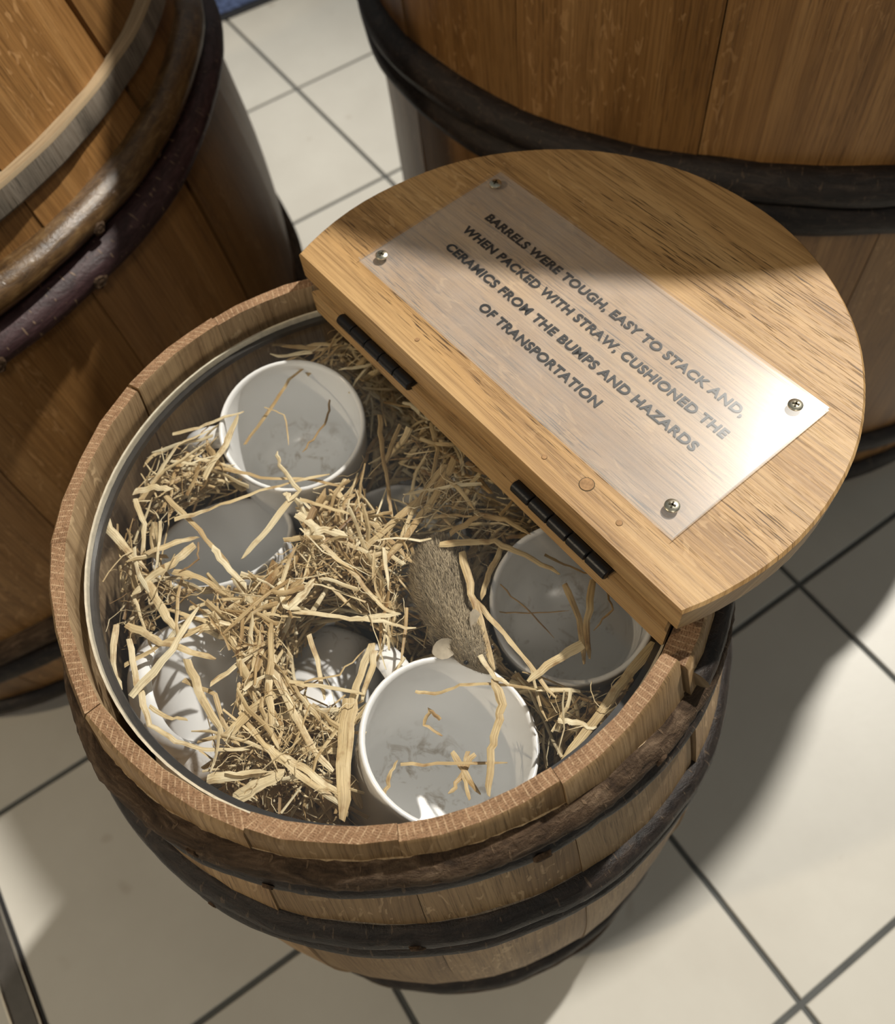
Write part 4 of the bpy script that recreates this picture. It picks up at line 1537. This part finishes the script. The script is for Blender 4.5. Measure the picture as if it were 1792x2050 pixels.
# single straws that can be followed in the photograph: points (px, py, z in mm below the cover), width px, tint
STRAWS = [
    ([(262, 1395, 3), (345, 1300, 3), (395, 1215, 4)], 22, .95, 'broad pale straw crossing the lying mug at far left'),
    ([(590, 990, 3), (535, 1060, 4), (485, 1118, 6)], 17, .88, 'flat straw slanting over the tilted mug'),
    ([(198, 1030, 2), (240, 1085, 4), (290, 1140, 6)], 24, .85, 'short broad straw pressed against the left rim'),
    ([(190, 1050, 1), (215, 1010, 2), (232, 985, 2)], 12, .9, None),
    ([(425, 1095, 5), (460, 1140, 5), (497, 1178, 6)], 16, .95, 'pale round stalk lying on the tilted mug rim'),
    ([(330, 995, 6), (400, 1060, 6), (450, 1125, 7), (500, 1205, 8)], 13, .55, 'long brown stalk running down across the tilted mug'),
    ([(368, 1360, 10), (430, 1390, 8), (455, 1465, 8), (480, 1500, 8)], 12, .6, None),
    ([(375, 1320, 8), (405, 1400, 8), (450, 1475, 8)], 20, .72, 'wide straw standing across the lying mug body'),
    ([(445, 1480, 6), (505, 1420, 6), (560, 1385, 7), (620, 1370, 9)], 22, .7, None),
    ([(420, 1370, 5), (490, 1320, 5), (560, 1265, 6)], 15, .85, None),
    ([(295, 1165, 6), (330, 1230, 6), (350, 1260, 7)], 22, .75, None),
    ([(255, 1250, 3), (310, 1280, 4), (370, 1300, 5), (430, 1320, 9)], 18, .7, None),
    ([(375, 1265, 7), (440, 1250, 6), (500, 1240, 6), (560, 1225, 8)], 16, .8, None),
    ([(350, 1040, 4), (420, 1020, 4), (500, 990, 5), (580, 965, 5), (660, 950, 6)], 15, .72, 'long flat straw reaching from left into the upper mug'),
    ([(430, 935, 7), (520, 955, 7), (620, 960, 8), (690, 975, 8)], 13, .5, None),
    ([(410, 955, 4), (450, 890, 3), (478, 830, 2)], 19, .8, 'upright brown straw leaning on the upper mug rim'),
    ([(345, 870, 5), (400, 855, 4), (450, 835, 3), (490, 822, 2)], 14, .85, None),
    ([(300, 975, 5), (355, 890, 4), (420, 860, 4)], 15, .8, None),
    ([(270, 985, 4), (310, 975, 4), (345, 980, 4)], 20, .85, None),
    ([(545, 690, 8), (600, 695, 8), (650, 700, 8), (690, 690, 9)], 16, .5, None),
    ([(490, 890, 14), (540, 820, 12), (580, 760, 9), (640, 710, 7), (690, 670, 6)], 14, .45, 'long brown stalk lying inside the upper mug up to the lid'),
    ([(660, 800, 8), (655, 840, 9), (625, 880, 10), (605, 905, 11)], 6, .25, 'thin dark twig inside the upper mug'),
    ([(530, 815, 8), (570, 830, 8), (578, 890, 10)], 5, .55, None),
    ([(570, 985, 3), (580, 1000, 3), (600, 985, 3), (560, 930, 4), (555, 905, 4)], 14, .9, None),
    ([(600, 1000, 4), (640, 1010, 4), (700, 1030, 5)], 12, .7, None),
    ([(610, 1070, 4), (650, 1060, 3), (695, 1075, 3)], 24, .98, 'crumpled pale husk right of the tilted mug'),
    ([(595, 1030, 4), (625, 1050, 3), (650, 1085, 4)], 22, .98, None),
    ([(645, 1090, 3), (700, 1140, 4), (760, 1210, 5), (795, 1235, 6)], 13, .75, 'straight straw pointing from centre down to the mouse'),
    ([(560, 1165, 3), (572, 1215, 3), (600, 1220, 3)], 17, .95, None),
    ([(580, 1215, 3), (610, 1185, 3), (630, 1160, 3)], 22, .98, 'broad bent pale straw near the centre'),
    ([(575, 1222, 4), (680, 1235, 4), (770, 1245, 5), (830, 1260, 7)], 13, .85, None),
    ([(700, 1240, 5), (750, 1235, 5), (800, 1228, 6)], 14, .92, None),
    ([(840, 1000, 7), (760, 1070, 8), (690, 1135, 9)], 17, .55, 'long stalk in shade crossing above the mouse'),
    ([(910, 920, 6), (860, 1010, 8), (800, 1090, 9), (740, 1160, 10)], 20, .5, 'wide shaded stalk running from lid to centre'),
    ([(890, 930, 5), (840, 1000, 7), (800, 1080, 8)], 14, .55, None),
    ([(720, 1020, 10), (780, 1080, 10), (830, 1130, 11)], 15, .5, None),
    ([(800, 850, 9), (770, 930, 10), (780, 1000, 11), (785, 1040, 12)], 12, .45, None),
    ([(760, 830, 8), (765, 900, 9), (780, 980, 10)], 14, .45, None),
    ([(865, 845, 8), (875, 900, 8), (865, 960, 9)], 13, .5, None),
    ([(900, 1070, 5), (960, 1030, 4), (1010, 1040, 4), (1060, 1070, 6)], 16, .45, None),
    ([(880, 1090, 4), (940, 1085, 3), (990, 1085, 3), (1050, 1110, 4), (1120, 1150, 6)], 19, .62, 'arched straw from the mouse rump over the shaded mug'),
    ([(925, 1105, 5), (945, 1190, 4), (965, 1260, 4), (990, 1340, 5)], 19, .55, 'upright straw standing just right of the mouse'),
    ([(1000, 1100, 6), (980, 1150, 6), (965, 1200, 7)], 15, .55, None),
    ([(950, 1200, 6), (1010, 1270, 5), (1060, 1330, 5), (1110, 1400, 6)], 14, .6, 'slanting straw between the mouse and the shaded mug'),
    ([(1165, 1290, 2), (1110, 1325, 3), (1055, 1365, 3)], 22, .78, 'short thick straw on the shaded mug rim'),
    ([(1310, 1285, 6), (1250, 1360, 5), (1190, 1440, 4), (1130, 1520, 3)], 22, .68, 'long round stalk along the right barrel wall'),
    ([(1118, 1440, 3), (1155, 1445, 3), (1195, 1458, 4)], 14, .95, 'pale split straw tip over the right stalk'),
    ([(960, 1310, 3), (985, 1350, 3), (1020, 1370, 3)], 12, .85, None),
    ([(990, 1360, 4), (1005, 1410, 4), (995, 1450, 4), (985, 1500, 4), (978, 1595, 4)], 19, .62, 'long bent straw hanging over the front mug rim'),
    ([(800, 1530, 16), (900, 1528, 16), (1015, 1526, 16)], 9, .5, 'thin straight straw lying inside the front mug'),
    ([(770, 1590, 4), (780, 1555, 3), (795, 1520, 3)], 10, .6, 'dry grass head on the front mug rim'),
    ([(830, 1385, 14), (870, 1390, 13), (920, 1372, 9), (1000, 1368, 5), (1075, 1380, 4)], 9, .6, None),
    ([(700, 1400, 6), (690, 1490, 5), (685, 1640, 4)], 36, .62, 'wide shaded leaf blade beside the front mug'),
    ([(745, 1290, 6), (715, 1370, 6), (660, 1480, 7)], 18, .7, None),
    ([(750, 1300, 5), (745, 1340, 5), (725, 1400, 5)], 16, .85, None),
    ([(540, 1310, 4), (580, 1420, 4), (620, 1490, 4), (668, 1545, 4)], 17, .85, 'long diagonal straw in the lower left tangle'),
    ([(415, 1560, 3), (470, 1552, 3), (535, 1545, 3)], 24, .92, 'blunt pale straw at the bottom left rim'),
    ([(540, 1500, 4), (600, 1550, 4), (680, 1610, 4)], 18, .85, None),
    ([(560, 1510, 4), (620, 1545, 4), (682, 1592, 4)], 16, .8, None),
    ([(470, 1600, 5), (520, 1570, 4), (570, 1545, 4)], 34, .82, 'broad flat leaf lying by the bottom rim'),
    ([(545, 1390, 5), (535, 1450, 5), (560, 1500, 5)], 12, .7, None),
    ([(535, 1345, 4), (540, 1400, 4), (545, 1470, 4)], 17, .72, None),
    ([(230, 1250, 3), (225, 1330, 3), (245, 1380, 3)], 15, .8, 'bent straw hugging the left cover edge'),
    ([(258, 1280, 4), (275, 1370, 4), (300, 1450, 4), (350, 1485, 4), (420, 1500, 5), (500, 1500, 5)], 14, .8, 'long curved straw following the lower left rim'),
    ([(300, 1415, 5), (345, 1440, 5), (378, 1440, 5)], 10, .7, None),
    ([(470, 1260, 6), (530, 1230, 5), (600, 1235, 5)], 9, .7, None),
    ([(250, 1330, 5), (320, 1290, 5), (400, 1260, 6)], 14, .6, None),
    ([(640, 1440, 4), (600, 1390, 5), (560, 1345, 6)], 10, .75, None),
    ([(620, 1270, 6), (640, 1340, 6), (650, 1400, 7)], 12, .75, None),
    ([(580, 1365, 5), (660, 1375, 4), (730, 1390, 4)], 12, .8, None),
    ([(610, 1365, 4), (680, 1350, 4), (730, 1300, 4)], 6, .6, None),
    ([(390, 1090, 5), (355, 1120, 5), (310, 1150, 6), (265, 1190, 6)], 20, .8, None),
    ([(290, 1110, 5), (340, 1090, 5), (395, 1075, 5)], 18, .75, None),
    ([(270, 1000, 6), (290, 1050, 6), (285, 1110, 7)], 14, .75, None),
    ([(345, 1145, 6), (400, 1155, 5), (450, 1190, 5)], 16, .6, None),
    ([(395, 1085, 4), (398, 1120, 4), (360, 1145, 5)], 5, .15, 'thin dark curled stem above the tilted mug'),
    ([(1090, 1110, 12), (1130, 1130, 14), (1180, 1150, 15)], 9, .35, None),
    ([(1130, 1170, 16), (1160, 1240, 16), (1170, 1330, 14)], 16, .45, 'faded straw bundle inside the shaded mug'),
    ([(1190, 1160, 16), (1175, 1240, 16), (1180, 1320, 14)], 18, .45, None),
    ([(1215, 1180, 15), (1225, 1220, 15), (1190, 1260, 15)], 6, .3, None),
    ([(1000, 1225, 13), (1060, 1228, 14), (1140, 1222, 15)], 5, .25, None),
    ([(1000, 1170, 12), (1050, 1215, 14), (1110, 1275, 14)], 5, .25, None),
    ([(880, 1440, 20), (860, 1420, 20), (850, 1450, 22), (885, 1475, 22)], 9, .5, None),
    ([(905, 1505, 20), (940, 1560, 18), (960, 1590, 14)], 14, .5, 'small frayed straw tuft inside the front mug'),
    ([(950, 1510, 20), (920, 1560, 18), (900, 1590, 14)], 12, .5, None),
    ([(935, 1505, 20), (930, 1560, 18), (940, 1600, 14)], 10, .55, None),
]
G = 'loose straws lying over the mugs'
SPOTS = [(600, 850, 'in the upper left mug'), (430, 940, 'in the tangle left of the upper mug'), (300, 1010, 'by the left barrel wall'), (450, 1090, 'across the tilted mug'),
         (300, 1180, 'beside the handle of the lying mug'), (400, 1340, 'across the mug lying on its side'), (560, 1240, 'in the heap below the tilted mug'), (650, 1060, 'right of the tilted mug rim'),
         (720, 1200, 'in the central heap left of the mouse'), (800, 1050, 'over the deep mug above the mouse'), (700, 1370, 'left of the front mug rim'), (560, 1450, 'in the lower left tangle'),
         (560, 1570, 'along the bottom barrel rim'), (900, 1490, 'inside the front mug'), (1140, 1220, 'inside the shaded mug by the mouse'), (960, 1070, 'between the mouse and the lid edge'),
         (1030, 1360, 'between the front mug and the shaded mug'), (800, 850, 'in the shade under the lid edge'), (640, 690, 'between the upper mug and the lid')]


USED = set()


def straw_label(pts, wpx, tint):
    mx, my = sum(p[0] for p in pts) / len(pts), sum(p[1] for p in pts) / len(pts)
    where = min(SPOTS, key=lambda q: (q[0] - mx) ** 2 + (q[1] - my) ** 2)[2]
    size = 'hair-thin' if wpx < 8 else 'narrow' if wpx < 13 else 'mid-width' if wpx < 18 else 'broad'
    col = 'dark brown' if tint < 0.4 else 'brown' if tint < 0.62 else 'golden' if tint < 0.81 else 'pale'
    bent = 'bent ' if len(pts) > 3 else ''
    dx, dy = pts[-1][0] - pts[0][0], pts[-1][1] - pts[0][1]
    t = math.degrees(math.atan2(-dy, dx)) % 180
    lie = 'level' if t < 20 or t > 160 else 'rising to the right' if t < 65 else 'upright' if t < 115 else 'falling to the right'
    for lb_ in (f'{bent}{size} {col} straw {where}', f'{bent}{size} {col} straw {where}, {lie}'):
        if lb_ not in USED:
            break
    USED.add(lb_)
    return lb_


for k, (pts, wpx, tint, lab) in enumerate(STRAWS):
    P = [at(x, y, 0.5355 - dz / 1000.0 - 0.0008) for (x, y, dz) in pts]
    # refine and roughen
    Q = []
    for i in range(len(P) - 1):
        for s in range(4):
            Q.append(P[i].lerp(P[i + 1], s / 4))
    Q.append(P[-1])
    Q = [q + Vector((nz(k * 3.3, i * 0.7), nz(k * 5.1, i * 0.7, 4), 0)) * 0.0013 for i, q in enumerate(Q)]
    w = wpx / 4300.0
    rl = [0.35 * nz(k * 2.2, i * 0.35, 8) + (0.3 if wpx < 16 else 0.1) for i in range(len(Q))]
    vs, fs, uv = ribbon(Q, w, max(0.00014, min(0.0005, w * 0.085)), rl, taper=0.6 + 0.4 * abs(nz(k * 1.7, 2.0)), seed=k * 1.37, tips=0.35 + 0.5 * abs(nz(k * 2.9, 5.0)))
    tl = [min(1.0, max(0.0, tint + 0.25 * nz(k * 4.1, (q // 6) * 0.45))) for q in range(len(vs))]
    off = Q[len(Q) // 2]
    vs = [tuple(Vector(v) - off) for v in vs]
    o = straw_mesh('straw_blade', vs, fs, tl, uv)
    o.location = off
    tag(o, lab or straw_label(pts, wpx, tint), 'straw', G)
